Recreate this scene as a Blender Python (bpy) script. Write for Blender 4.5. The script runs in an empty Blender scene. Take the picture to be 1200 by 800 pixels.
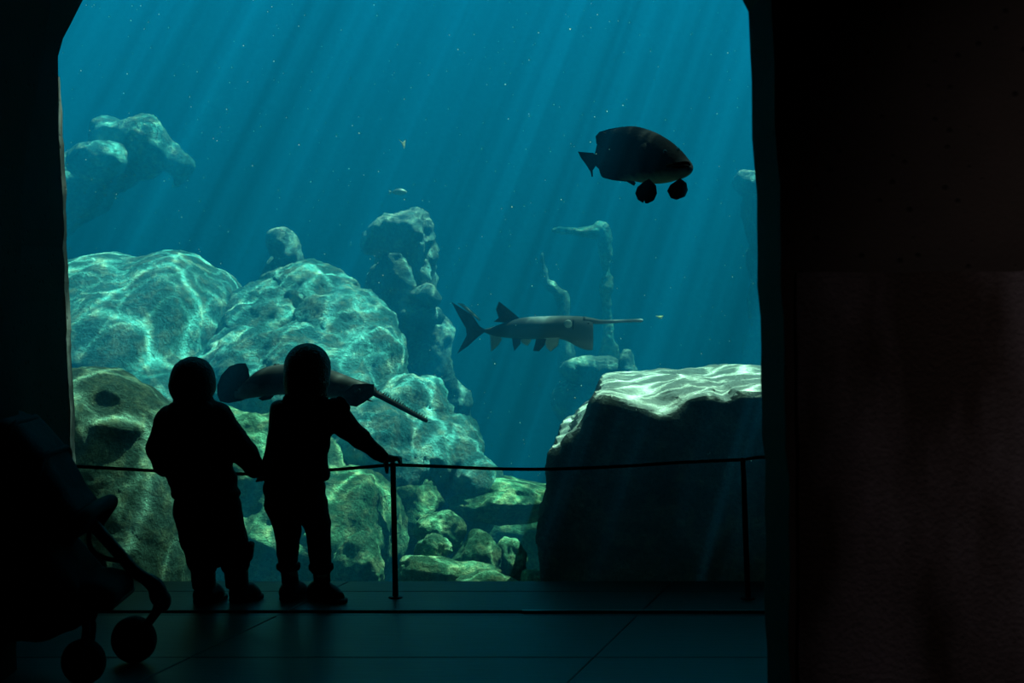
import bpy, bmesh, math, random
import numpy as np
from mathutils import Vector, Matrix, Euler, noise as mnoise

C = bpy.context.scene.collection
SC = bpy.context.scene
PI = math.pi

# ------------------------------------------------------------------ camera
F_PX, HORIZON, EYE = 1667.0, 320.0, 1.17
cam_d = bpy.data.cameras.new('camera')
cam_d.sensor_width = 36.0
cam_d.lens = F_PX * 36.0 / 1200.0
cam_d.shift_y = -(400.0 - HORIZON) / 1200.0
cam_d.clip_end = 200
cam_d.dof.use_dof = True
cam_d.dof.focus_distance = 6.6
cam_d.dof.aperture_fstop = 5.6
cam = bpy.data.objects.new('camera', cam_d)
cam.location = (0, 0, EYE)
cam.rotation_euler = (PI / 2, 0, 0)
C.objects.link(cam)
SC.camera = cam

# ------------------------------------------------------------------ world, lights, exposure
SC.view_settings.view_transform = 'Standard'
SC.view_settings.look = 'None'
SC.view_settings.gamma = 1.0
SC.view_settings.exposure = 0.0
SC.view_settings.use_curve_mapping = False

world = bpy.data.worlds.new('daylight')
SC.world = world
world.use_nodes = True
wb = world.node_tree.nodes['Background']
wb.inputs['Color'].default_value = (0.02, 0.52, 0.64, 1)
wb.inputs['Strength'].default_value = 0.40

SUN_DIR = Vector((-0.38, -0.20, -1.0)).normalized()     # the way the sunlight travels
SUN_AIM = Vector((-0.3, 8.6, 0.6))
SUN_DIST = 34.0
SUN_POWER = 143000.0


def sun_through_ripples():
    """Daylight that has passed a rippled water surface: a far lamp whose beam carries the caustic net."""
    ld = bpy.data.lights.new('sunlight', 'SPOT')
    ld.energy = SUN_POWER
    ld.color = (0.92, 1.0, 0.82)
    ld.shadow_soft_size = 0.0
    ld.spot_size = math.radians(34)
    ld.spot_blend = 0.25
    ld.use_nodes = True
    nt = ld.node_tree
    N, L = nt.nodes, nt.links
    em = N['Emission']
    tc = N.new('ShaderNodeTexCoord')
    sp = N.new('ShaderNodeSeparateXYZ')
    L.new(tc.outputs['Normal'], sp.inputs[0])
    dx = N.new('ShaderNodeMath'); dx.operation = 'DIVIDE'
    dy = N.new('ShaderNodeMath'); dy.operation = 'DIVIDE'
    L.new(sp.outputs['X'], dx.inputs[0]); L.new(sp.outputs['Z'], dx.inputs[1])
    L.new(sp.outputs['Y'], dy.inputs[0]); L.new(sp.outputs['Z'], dy.inputs[1])
    cb = N.new('ShaderNodeCombineXYZ')
    L.new(dx.outputs[0], cb.inputs[0]); L.new(dy.outputs[0], cb.inputs[1])
    sc = N.new('ShaderNodeVectorMath'); sc.operation = 'SCALE'; sc.inputs['Scale'].default_value = SUN_DIST
    L.new(cb.outputs[0], sc.inputs[0])
    def layer(scale, seed, width, dist):
        mp = N.new('ShaderNodeMapping')
        mp.inputs['Scale'].default_value = (scale, scale * 0.72, 1)
        mp.inputs['Rotation'].default_value = (0, 0, 0.5 + seed)
        mp.inputs['Location'].default_value = (seed * 3.1, seed * 7.7, 0)
        L.new(sc.outputs[0], mp.inputs[0])
        nz = N.new('ShaderNodeTexNoise'); nz.noise_dimensions = '2D'
        nz.inputs['Scale'].default_value = 1.3; nz.inputs['Detail'].default_value = 2
        L.new(mp.outputs[0], nz.inputs['Vector'])
        ad = N.new('ShaderNodeVectorMath'); ad.operation = 'MULTIPLY_ADD'
        ad.inputs[1].default_value = (dist, dist, 0)
        L.new(nz.outputs['Color'], ad.inputs[0]); L.new(mp.outputs[0], ad.inputs[2])
        vo = N.new('ShaderNodeTexVoronoi'); vo.voronoi_dimensions = '2D'; vo.feature = 'DISTANCE_TO_EDGE'
        vo.inputs['Scale'].default_value = 1.0
        L.new(ad.outputs[0], vo.inputs['Vector'])
        mr = N.new('ShaderNodeMapRange'); mr.inputs['From Min'].default_value = 0.0
        mr.inputs['From Max'].default_value = width
        mr.inputs['To Min'].default_value = 1.0; mr.inputs['To Max'].default_value = 0.0
        L.new(vo.outputs['Distance'], mr.inputs['Value'])
        pw = N.new('ShaderNodeMath'); pw.operation = 'POWER'; pw.inputs[1].default_value = 2.6
        L.new(mr.outputs[0], pw.inputs[0])
        # patchy focus: the net is bright only here and there
        n2 = N.new('ShaderNodeTexNoise'); n2.noise_dimensions = '2D'
        n2.inputs['Scale'].default_value = 0.9; n2.inputs['Detail'].default_value = 1
        L.new(mp.outputs[0], n2.inputs['Vector'])
        m2 = N.new('ShaderNodeMapRange'); m2.inputs['From Min'].default_value = 0.18
        m2.inputs['From Max'].default_value = 0.62
        L.new(n2.outputs['Fac'], m2.inputs['Value'])
        mu = N.new('ShaderNodeMath'); mu.operation = 'MULTIPLY'
        L.new(pw.outputs[0], mu.inputs[0]); L.new(m2.outputs[0], mu.inputs[1])
        return mu
    a = layer(2.5, 0.0, 0.15, 1.1)
    b = layer(6.0, 0.9, 0.20, 1.0)
    sh = N.new('ShaderNodeTexNoise'); sh.noise_dimensions = '2D'
    sh.inputs['Scale'].default_value = 0.9; sh.inputs['Detail'].default_value = 3
    L.new(sc.outputs[0], sh.inputs['Vector'])
    m3 = N.new('ShaderNodeMapRange'); m3.inputs['From Min'].default_value = 0.3
    m3.inputs['From Max'].default_value = 0.7
    m3.inputs['To Min'].default_value = 0.60; m3.inputs['To Max'].default_value = 0.64
    L.new(sh.outputs['Fac'], m3.inputs['Value'])
    s1 = N.new('ShaderNodeMath'); s1.operation = 'MULTIPLY_ADD'; s1.inputs[1].default_value = 4.1
    L.new(a.outputs[0], s1.inputs[0]); L.new(m3.outputs[0], s1.inputs[2])
    s2 = N.new('ShaderNodeMath'); s2.operation = 'MULTIPLY_ADD'; s2.inputs[1].default_value = 2.2
    L.new(b.outputs[0], s2.inputs[0]); L.new(s1.outputs[0], s2.inputs[2])
    L.new(s2.outputs[0], em.inputs['Strength'])
    o = bpy.data.objects.new('sunlight', ld)
    o.location = SUN_AIM - SUN_DIR * SUN_DIST
    o.rotation_euler = SUN_DIR.to_track_quat('-Z', 'Y').to_euler()
    C.objects.link(o)


sun_through_ripples()

# added unseen warm spot, its cone shaped to light only the right pillar
ld = bpy.data.lights.new('unseen_pillar_spot', 'SPOT')
ld.energy = 70.0; ld.shadow_soft_size = 0.12; ld.color = (1.0, 0.80, 0.74)
ld.spot_size = math.radians(46); ld.spot_blend = 1.0
lo = bpy.data.objects.new('unseen_pillar_spot', ld)
lo.location = (1.0, 1.2, 3.1)
lo.rotation_euler = (Vector((1.6, 3.05, 0.75)) - Vector(lo.location)).to_track_quat('-Z', 'Y').to_euler()
C.objects.link(lo)


# ------------------------------------------------------------------ helpers
def at(x, y, Y):
    """World point at distance Y that the photograph shows at pixel (x, y)."""
    return Vector(((x - 600.0) * Y / F_PX, Y, EYE - (y - HORIZON) * Y / F_PX))


def flo(x, y):
    """Point of the floor seen at pixel (x, y)."""
    Y = EYE * F_PX / (y - HORIZON)
    return Vector(((x - 600.0) * Y / F_PX, Y, 0.0))


def mesh_obj(name, verts, faces, mat, parent=None, smooth=True):
    me = bpy.data.meshes.new(name)
    me.from_pydata([tuple(v) for v in verts], [], [tuple(f) for f in faces])
    me.update()
    if smooth:
        me.polygons.foreach_set('use_smooth', [True] * len(me.polygons))
    if mat: me.materials.append(mat)
    o = bpy.data.objects.new(name, me)
    C.objects.link(o)
    if parent: o.parent = parent
    return o


def bm_obj(name, bm, mat, parent=None, smooth=False):
    me = bpy.data.meshes.new(name)
    bm.normal_update()
    bm.to_mesh(me); bm.free()
    if smooth:
        me.polygons.foreach_set('use_smooth', [True] * len(me.polygons))
    if mat: me.materials.append(mat)
    o = bpy.data.objects.new(name, me)
    C.objects.link(o)
    if parent: o.parent = parent
    return o


def empty(name, loc=(0, 0, 0)):
    o = bpy.data.objects.new(name, None)
    o.location = loc
    o.empty_display_size = 0.1
    C.objects.link(o)
    return o


def tag(o, label=None, cat=None, group=None, kind=None):
    if label: o['label'] = label
    if cat: o['category'] = cat
    if group: o['group'] = group
    if kind: o['kind'] = kind
    return o


def hang(child, root):
    """Parent child to root keeping the child's world coordinates."""
    child.parent = root
    child.matrix_parent_inverse = Matrix.Translation(-Vector(root.location))
    return child


def box_bm(lo, hi, bevel=0.0):
    bm = bmesh.new()
    bmesh.ops.create_cube(bm, size=1.0)
    lo, hi = Vector(lo), Vector(hi)
    for v in bm.verts:
        v.co = Vector((lo[i] + (v.co[i] + 0.5) * (hi[i] - lo[i]) for i in range(3)))
    if bevel:
        bmesh.ops.bevel(bm, geom=bm.edges[:], offset=bevel, segments=2, affect='EDGES')
    return bm


def prism(poly, y0, y1):
    """Solid from an outline in the XZ plane, between depths y0 and y1."""
    n = len(poly)
    v = [(p[0], y0, p[1]) for p in poly] + [(p[0], y1, p[1]) for p in poly]
    f = [tuple(range(n))[::-1], tuple(range(n, 2 * n))]
    f += [(i, (i + 1) % n, n + (i + 1) % n, n + i) for i in range(n)]
    return v, f


def tube(points, radii, seg=10, cap=True):
    P = [Vector(p) for p in points]
    n = len(P)
    if not hasattr(radii, '__len__'): radii = [radii] * n
    verts, faces = [], []
    up = None
    for i in range(n):
        t = (P[min(i + 1, n - 1)] - P[max(i - 1, 0)]).normalized()
        if up is None:
            up = Vector((0, 0, 1)) if abs(t.z) < 0.9 else Vector((0, 1, 0))
        side = t.cross(up).normalized()
        up = side.cross(t).normalized()
        for k in range(seg):
            a = 2 * PI * k / seg
            verts.append(P[i] + (side * math.cos(a) + up * math.sin(a)) * radii[i])
    for i in range(n - 1):
        for k in range(seg):
            a, b = i * seg + k, i * seg + (k + 1) % seg
            faces.append((a, b, b + seg, a + seg))
    if cap:
        faces.append(tuple(range(seg))[::-1])
        faces.append(tuple(range((n - 1) * seg, n * seg)))
    return verts, faces


def join(*parts):
    V, Fc = [], []
    for v, f in parts:
        o = len(V)
        V += list(v); Fc += [tuple(i + o for i in q) for q in f]
    return V, Fc


def spline(pts, n):
    """Catmull-Rom through points, n samples."""
    P = [np.array(p, float) for p in pts]
    P = [2 * P[0] - P[1]] + P + [2 * P[-1] - P[-2]]
    out = []
    m = len(P) - 3
    for i in range(n):
        u = i / (n - 1) * m
        k = min(int(u), m - 1); t = u - k
        a, b, c, d = P[k:k + 4]
        out.append(0.5 * ((2 * b) + (c - a) * t + (2 * a - 5 * b + 4 * c - d) * t * t + (3 * b - a - 3 * c + d) * t ** 3))
    return out


# --- signed distance shapes and a surface-nets mesher
def sd_cone(P, a, b, ra, rb):
    """Capsule whose radius runs from ra at a to rb at b."""
    a, b = np.array(a, float), np.array(b, float)
    ab = b - a
    t = np.clip(((P - a) @ ab) / max(ab @ ab, 1e-9), 0, 1)
    return np.linalg.norm(P - (a + t[..., None] * ab), axis=-1) - (ra + (rb - ra) * t)


def sd_ell(P, c, r, rot=None):
    q = P - np.array(c, float)
    if rot is not None:
        q = q @ np.array(Euler(rot).to_matrix())
    r = np.array(r, float)
    k0 = np.linalg.norm(q / r, axis=-1)
    k1 = np.linalg.norm(q / (r * r), axis=-1)
    return k0 * (k0 - 1.0) / np.maximum(k1, 1e-9)


def sd_box(P, c, h, r=0.0, rot=None):
    q = P - np.array(c, float)
    if rot is not None:
        q = q @ np.array(Euler(rot).to_matrix())
    q = np.abs(q) - np.array(h, float) + r
    return np.linalg.norm(np.maximum(q, 0), axis=-1) + np.minimum(q.max(axis=-1), 0) - r


def sd_poly(X, Z, poly):
    """Signed distance to a 2-D polygon."""
    n = len(poly)
    d = np.full(X.shape, 1e9); s = np.ones(X.shape)
    for i in range(n):
        x0, z0 = poly[i]; x1, z1 = poly[i - 1]
        ex, ez = x1 - x0, z1 - z0
        wx, wz = X - x0, Z - z0
        t = np.clip((wx * ex + wz * ez) / (ex * ex + ez * ez), 0, 1)
        d = np.minimum(d, (wx - ex * t) ** 2 + (wz - ez * t) ** 2)
        c1 = Z >= z0; c2 = Z < z1; c3 = ex * wz > ez * wx
        flip = (c1 & c2 & c3) | (~c1 & ~c2 & ~c3)
        s = np.where(flip, -s, s)
    return s * np.sqrt(d)


def smin(a, b, k):
    h = np.clip(0.5 + 0.5 * (b - a) / k, 0, 1)
    return b + (a - b) * h - k * h * (1 - h)


def smax(a, b, k):
    return -smin(-a, -b, k)


def nets(fn, lo, hi, cell):
    """Surface nets: mesh of fn(P) < 0 within the box lo..hi."""
    lo, hi = np.array(lo, float), np.array(hi, float)
    n = np.maximum(np.ceil((hi - lo) / cell).astype(int) + 1, 3)
    ax = [lo[i] + np.arange(n[i]) * cell for i in range(3)]
    P = np.stack(np.meshgrid(*ax, indexing='ij'), -1)
    V = fn(P)
    S = V < 0
    m = tuple(n - 1)
    cnt = np.zeros(m); acc = np.zeros(m + (3,))
    off = [(i, j, k) for i in (0, 1) for j in (0, 1) for k in (0, 1)]
    def sl(o): return tuple(slice(o[i], o[i] + m[i]) for i in range(3))
    for o in off:
        for d in range(3):
            if o[d]: continue
            e = list(o); e[d] = 1
            va, vb = V[sl(o)], V[sl(e)]
            cr = (va < 0) != (vb < 0)
            t = np.where(cr, va / np.where(va == vb, 1, va - vb), 0)
            cnt += cr
            for q in range(3):
                acc[..., q] += np.where(cr, o[q] + (t if q == d else 0), 0)
    act = cnt > 0
    idx = np.full(m, -1); idx[act] = np.arange(act.sum())
    base = np.stack(np.nonzero(act), -1)
    verts = lo + (base + acc[act] / cnt[act][:, None]) * cell
    faces = []
    for d in range(3):
        u, w = (d + 1) % 3, (d + 2) % 3
        a = [slice(None)] * 3; b = [slice(None)] * 3
        a[d] = slice(0, -1); b[d] = slice(1, None)
        for q in (u, w):
            a[q] = slice(1, -1); b[q] = slice(1, -1)
        sa, sb = S[tuple(a)], S[tuple(b)]
        I = np.stack(np.nonzero(sa != sb), -1)
        if not len(I): continue
        flip = sb[tuple(I.T)]
        I = I.copy(); I[:, u] += 1; I[:, w] += 1
        def g(du, dw):
            J = I.copy(); J[:, u] -= du; J[:, w] -= dw
            return idx[tuple(J.T)]
        q = np.stack([g(1, 1), g(0, 1), g(0, 0), g(1, 0)], -1)
        q[flip] = q[flip][:, ::-1]
        faces.append(q)
    return verts, np.concatenate(faces)


def np_obj(name, verts, faces, mat, parent=None):
    me = bpy.data.meshes.new(name)
    nv, nf = len(verts), len(faces)
    me.vertices.add(nv); me.vertices.foreach_set('co', np.asarray(verts, np.float32).ravel())
    me.loops.add(nf * 4); me.loops.foreach_set('vertex_index', np.asarray(faces, np.int32).ravel())
    me.polygons.add(nf); me.polygons.foreach_set('loop_start', np.arange(nf, dtype=np.int32) * 4)
    me.update(calc_edges=True); me.validate()
    me.polygons.foreach_set('use_smooth', [True] * len(me.polygons))
    if mat: me.materials.append(mat)
    o = bpy.data.objects.new(name, me)
    C.objects.link(o)
    if parent: hang(o, parent)
    return o


def vert_normals(verts, faces):
    a = verts[faces[:, 2]] - verts[faces[:, 0]]; b = verts[faces[:, 3]] - verts[faces[:, 1]]
    fn = np.cross(a, b)
    N = np.zeros_like(verts)
    for k in range(4): np.add.at(N, faces[:, k], fn)
    return N / np.maximum(np.linalg.norm(N, axis=1, keepdims=True), 1e-12)


def craggy(verts, faces, amp, scale, seed, ridged=0.5, oct=5):
    N = vert_normals(verts, faces)
    s = Vector((seed * 3.7, seed * 1.3, seed * 5.1))
    d = np.empty(len(verts))
    for i, v in enumerate(verts):
        p = Vector(v) * scale + s
        a = mnoise.fractal(p, 0.72, 2.1, oct)
        b = mnoise.ridged_multi_fractal(p * 0.7, 0.75, 2.2, oct, 1.0, 2.0) - 1.1
        d[i] = a * (1 - ridged) + b * ridged * 0.6
    return verts + N * (d * amp)[:, None]


# ------------------------------------------------------------------ materials
def mat_nodes(name):
    m = bpy.data.materials.new(name)
    m.use_nodes = True
    nt = m.node_tree
    return m, nt.nodes, nt.links, nt.nodes['Principled BSDF']


def plain(name, col, rough=0.7, metal=0.0, bump=0.0, bscale=60, var=0.0, vscale=8, spec=0.5):
    m, N, L, b = mat_nodes(name)
    b.inputs['Base Color'].default_value = (*col, 1)
    b.inputs['Roughness'].default_value = rough
    b.inputs['Metallic'].default_value = metal
    b.inputs['Specular IOR Level'].default_value = spec
    tc = N.new('ShaderNodeTexCoord')
    if var:
        nz = N.new('ShaderNodeTexNoise'); nz.inputs['Scale'].default_value = vscale; nz.inputs['Detail'].default_value = 5
        L.new(tc.outputs['Object'], nz.inputs['Vector'])
        mx = N.new('ShaderNodeMix'); mx.data_type = 'RGBA'
        mx.inputs[6].default_value = (*[c * (1 - var) for c in col], 1)
        mx.inputs[7].default_value = (*[min(1, c * (1 + var)) for c in col], 1)
        L.new(nz.outputs['Fac'], mx.inputs[0]); L.new(mx.outputs[2], b.inputs['Base Color'])
    if bump:
        nb = N.new('ShaderNodeTexNoise'); nb.inputs['Scale'].default_value = bscale; nb.inputs['Detail'].default_value = 4
        L.new(tc.outputs['Object'], nb.inputs['Vector'])
        bp = N.new('ShaderNodeBump'); bp.inputs['Strength'].default_value = bump; bp.inputs['Distance'].default_value = 0.01
        L.new(nb.outputs['Fac'], bp.inputs['Height']); L.new(bp.outputs[0], b.inputs['Normal'])
    return m


def rock_mat(name, c1, c2, c3, scale=3.0, bump=0.6, lit_tops=False):
    """Stone with patches of algae film (c2) and pale sediment (c3)."""
    m, N, L, b = mat_nodes(name)
    b.inputs['Roughness'].default_value = 0.95
    b.inputs['Specular IOR Level'].default_value = 0.1
    tc = N.new('ShaderNodeTexCoord')
    def noise(s, d, r=0.6):
        n = N.new('ShaderNodeTexNoise'); n.inputs['Scale'].default_value = s; n.inputs['Detail'].default_value = d
        n.inputs['Roughness'].default_value = r
        L.new(tc.outputs['Object'], n.inputs['Vector']); return n
    def ramp(src, lo, hi):
        r = N.new('ShaderNodeMapRange'); r.inputs['From Min'].default_value = lo; r.inputs['From Max'].default_value = hi
        L.new(src, r.inputs['Value']); return r.outputs[0]
    def mix(f, a, c):
        x = N.new('ShaderNodeMix'); x.data_type = 'RGBA'
        L.new(f, x.inputs[0])
        if isinstance(a, tuple): x.inputs[6].default_value = (*a, 1)
        else: L.new(a, x.inputs[6])
        x.inputs[7].default_value = (*c, 1)
        return x.outputs[2]
    n1 = noise(scale, 6); n2 = noise(scale * 4.3, 8, 0.7); n3 = noise(scale * 16, 6, 0.7)
    col = mix(ramp(n1.outputs['Fac'], 0.4, 0.62), c1, c2)
    col = mix(ramp(n2.outputs['Fac'], 0.48, 0.7), col, c3)
    dk = N.new('ShaderNodeMix'); dk.data_type = 'RGBA'; dk.blend_type = 'MULTIPLY'
    L.new(ramp(n3.outputs['Fac'], 0.60, 0.36), dk.inputs[0]); L.new(col, dk.inputs[6]); dk.inputs[7].default_value = (0.55, 0.60, 0.58, 1)
    col = dk.outputs[2]
    if lit_tops:
        # level stone painted pale as if sunlit, silt included
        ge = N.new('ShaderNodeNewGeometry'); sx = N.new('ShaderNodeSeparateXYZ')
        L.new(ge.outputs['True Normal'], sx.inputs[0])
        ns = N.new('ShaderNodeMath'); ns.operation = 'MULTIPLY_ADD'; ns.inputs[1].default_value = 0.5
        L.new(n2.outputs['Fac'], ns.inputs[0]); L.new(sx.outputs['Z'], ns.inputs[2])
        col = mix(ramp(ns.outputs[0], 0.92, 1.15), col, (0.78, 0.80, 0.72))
    L.new(col, b.inputs['Base Color'])
    ad = N.new('ShaderNodeMath'); ad.operation = 'MULTIPLY_ADD'; ad.inputs[1].default_value = 0.45
    L.new(n3.outputs['Fac'], ad.inputs[0]); L.new(n2.outputs['Fac'], ad.inputs[2])
    bp = N.new('ShaderNodeBump'); bp.inputs['Strength'].default_value = bump; bp.inputs['Distance'].default_value = 0.10
    L.new(ad.outputs[0], bp.inputs['Height']); L.new(bp.outputs[0], b.inputs['Normal'])
    return m


M = {}
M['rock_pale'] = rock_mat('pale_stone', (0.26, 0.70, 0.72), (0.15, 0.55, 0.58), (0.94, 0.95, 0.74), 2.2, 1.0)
M['rock_green'] = rock_mat('green_filmed_stone', (0.28, 0.58, 0.36), (0.16, 0.46, 0.28), (0.92, 0.95, 0.52), 3.2, 1.0)
M['rock_near'] = rock_mat('olive_stone', (0.15, 0.26, 0.20), (0.09, 0.18, 0.14), (0.36, 0.42, 0.26), 3.0, 0.9)
M['rock_dark'] = rock_mat('dark_stone_painted_lit_tops', (0.10, 0.115, 0.11), (0.07, 0.09, 0.085), (0.18, 0.20, 0.17), 3.0, 0.9, True)  # pale tops and dark sides put sun and shade into the colour
M['rock_far'] = rock_mat('far_dark_stone', (0.28, 0.48, 0.52), (0.20, 0.40, 0.44), (0.70, 0.74, 0.58), 3.0, 0.9, True)  # level tops paled to sharpen their sunlit look
M['rock_wall'] = rock_mat('tank_wall_stone', (0.10, 0.12, 0.10), (0.07, 0.10, 0.08), (0.18, 0.19, 0.15), 1.2, 0.6)


def concrete(name, c1, c2, rough=0.9, pits=True, spec=0.15, streak=False):
    m, N, L, b = mat_nodes(name)
    b.inputs['Roughness'].default_value = rough
    b.inputs['Specular IOR Level'].default_value = spec
    tc = N.new('ShaderNodeTexCoord')
    n1 = N.new('ShaderNodeTexNoise'); n1.inputs['Scale'].default_value = 2.6; n1.inputs['Detail'].default_value = 7
    mp = N.new('ShaderNodeMapping'); mp.inputs['Scale'].default_value = (1.6, 1, 0.55) if streak else (1, 1, 1)
    L.new(tc.outputs['Object'], mp.inputs[0]); L.new(mp.outputs[0], n1.inputs['Vector'])
    mr = N.new('ShaderNodeMapRange'); mr.inputs['From Min'].default_value = 0.40; mr.inputs['From Max'].default_value = 0.62
    L.new(n1.outputs['Fac'], mr.inputs['Value'])
    mx = N.new('ShaderNodeMix'); mx.data_type = 'RGBA'
    mx.inputs[6].default_value = (*c1, 1); mx.inputs[7].default_value = (*c2, 1)
    L.new(mr.outputs[0], mx.inputs[0])
    col = mx.outputs[2]
    n2 = N.new('ShaderNodeTexNoise'); n2.inputs['Scale'].default_value = 90; n2.inputs['Detail'].default_value = 3
    L.new(tc.outputs['Object'], n2.inputs['Vector'])
    h = n2.outputs['Fac']
    if pits:
        vo = N.new('ShaderNodeTexVoronoi'); vo.inputs['Scale'].default_value = 24
        L.new(tc.outputs['Object'], vo.inputs['Vector'])
        pr = N.new('ShaderNodeMapRange'); pr.inputs['From Min'].default_value = 0.06; pr.inputs['From Max'].default_value = 0.20
        L.new(vo.outputs['Distance'], pr.inputs['Value'])
        mm = N.new('ShaderNodeMix'); mm.data_type = 'RGBA'; mm.inputs[6].default_value = (*[c * 0.4 for c in c1], 1)
        L.new(pr.outputs[0], mm.inputs[0]); L.new(col, mm.inputs[7]); col = mm.outputs[2]
        ad = N.new('ShaderNodeMath'); ad.operation = 'MULTIPLY_ADD'; ad.inputs[1].default_value = 0.3
        L.new(h, ad.inputs[0]); L.new(pr.outputs[0], ad.inputs[2]); h = ad.outputs[0]
    L.new(col, b.inputs['Base Color'])
    bp = N.new('ShaderNodeBump'); bp.inputs['Strength'].default_value = 0.5; bp.inputs['Distance'].default_value = 0.01
    L.new(h, bp.inputs['Height']); L.new(bp.outputs[0], b.inputs['Normal'])
    return m


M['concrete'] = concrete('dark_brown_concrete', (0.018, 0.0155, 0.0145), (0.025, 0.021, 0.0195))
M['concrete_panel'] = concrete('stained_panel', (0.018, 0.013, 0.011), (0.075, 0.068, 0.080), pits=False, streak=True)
M['concrete_black'] = concrete('near_black_concrete', (0.022, 0.022, 0.022), (0.034, 0.032, 0.03))  # near-black base tone, no soot layer
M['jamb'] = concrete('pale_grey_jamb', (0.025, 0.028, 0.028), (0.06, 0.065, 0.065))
M['grout'] = plain('dark_grout', (0.008, 0.009, 0.01), 0.9)
M['metal_black'] = plain('black_painted_steel', (0.012, 0.012, 0.013), 0.42, 0.0, spec=0.4)
M['strip'] = plain('brushed_threshold_metal', (0.42, 0.42, 0.42), 0.3, 0.9)


def floor_mat():
    m, N, L, b = mat_nodes('polished_slate_tile')
    tc = N.new('ShaderNodeTexCoord')
    n1 = N.new('ShaderNodeTexNoise'); n1.inputs['Scale'].default_value = 5; n1.inputs['Detail'].default_value = 6
    L.new(tc.outputs['Object'], n1.inputs['Vector'])
    mx = N.new('ShaderNodeMix'); mx.data_type = 'RGBA'
    mx.inputs[6].default_value = (0.085, 0.09, 0.10, 1); mx.inputs[7].default_value = (0.125, 0.13, 0.14, 1)
    L.new(n1.outputs['Fac'], mx.inputs[0]); L.new(mx.outputs[2], b.inputs['Base Color'])
    mr = N.new('ShaderNodeMapRange'); mr.inputs['To Min'].default_value = 0.34; mr.inputs['To Max'].default_value = 0.5
    L.new(n1.outputs['Fac'], mr.inputs['Value']); L.new(mr.outputs[0], b.inputs['Roughness'])
    b.inputs['Specular IOR Level'].default_value = 0.36
    mp = N.new('ShaderNodeMapping'); mp.inputs['Scale'].default_value = (6, 60, 6)
    L.new(tc.outputs['Object'], mp.inputs[0])
    n2 = N.new('ShaderNodeTexNoise'); n2.inputs['Scale'].default_value = 1; n2.inputs['Detail'].default_value = 3
    L.new(mp.outputs[0], n2.inputs['Vector'])
    bp = N.new('ShaderNodeBump'); bp.inputs['Strength'].default_value = 0.12; bp.inputs['Distance'].default_value = 0.01
    L.new(n2.outputs['Fac'], bp.inputs['Height']); L.new(bp.outputs[0], b.inputs['Normal'])
    return m


M['floor'] = floor_mat()


def glass_mat():
    m = bpy.data.materials.new('acrylic_pane'); m.use_nodes = True
    N, L = m.node_tree.nodes, m.node_tree.links
    N.remove(N['Principled BSDF'])
    tr = N.new('ShaderNodeBsdfTransparent'); tr.inputs[0].default_value = (0.98, 1, 1, 1)
    gl = N.new('ShaderNodeBsdfGlossy'); gl.inputs['Roughness'].default_value = 0.02
    fr = N.new('ShaderNodeFresnel'); fr.inputs[0].default_value = 1.2
    mx = N.new('ShaderNodeMixShader')
    L.new(fr.outputs[0], mx.inputs[0]); L.new(tr.outputs[0], mx.inputs[1]); L.new(gl.outputs[0], mx.inputs[2])
    L.new(mx.outputs[0], N['Material Output'].inputs['Surface'])
    return m


def water_mat():
    m = bpy.data.materials.new('tank_water'); m.use_nodes = True
    N, L = m.node_tree.nodes, m.node_tree.links
    N.remove(N['Principled BSDF'])
    s = N.new('ShaderNodeVolumeScatter'); a = N.new('ShaderNodeVolumeAbsorption')
    s.inputs['Color'].default_value = (0.002, 0.198, 0.47, 1); s.inputs['Density'].default_value = 0.215
    s.inputs['Anisotropy'].default_value = 0.0
    # absorption coefficient = (1 - colour) * density
    a.inputs['Color'].default_value = (0.0, 0.58, 0.66, 1); a.inputs['Density'].default_value = 0.30
    ad = N.new('ShaderNodeAddShader')
    L.new(s.outputs[0], ad.inputs[0]); L.new(a.outputs[0], ad.inputs[1])
    L.new(ad.outputs[0], N['Material Output'].inputs['Volume'])
    return m


M['glass'] = glass_mat()
M['water'] = water_mat()

# ------------------------------------------------------------------ room
GLASS_Y = 5.40
ROOM_TOP = 3.3
TANK = dict(x0=-7.0, x1=6.0, y0=GLASS_Y + 0.10, y1=13.5, z0=-1.0, z1=4.6)


def struct(o):
    o['kind'] = 'structure'
    return o


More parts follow.
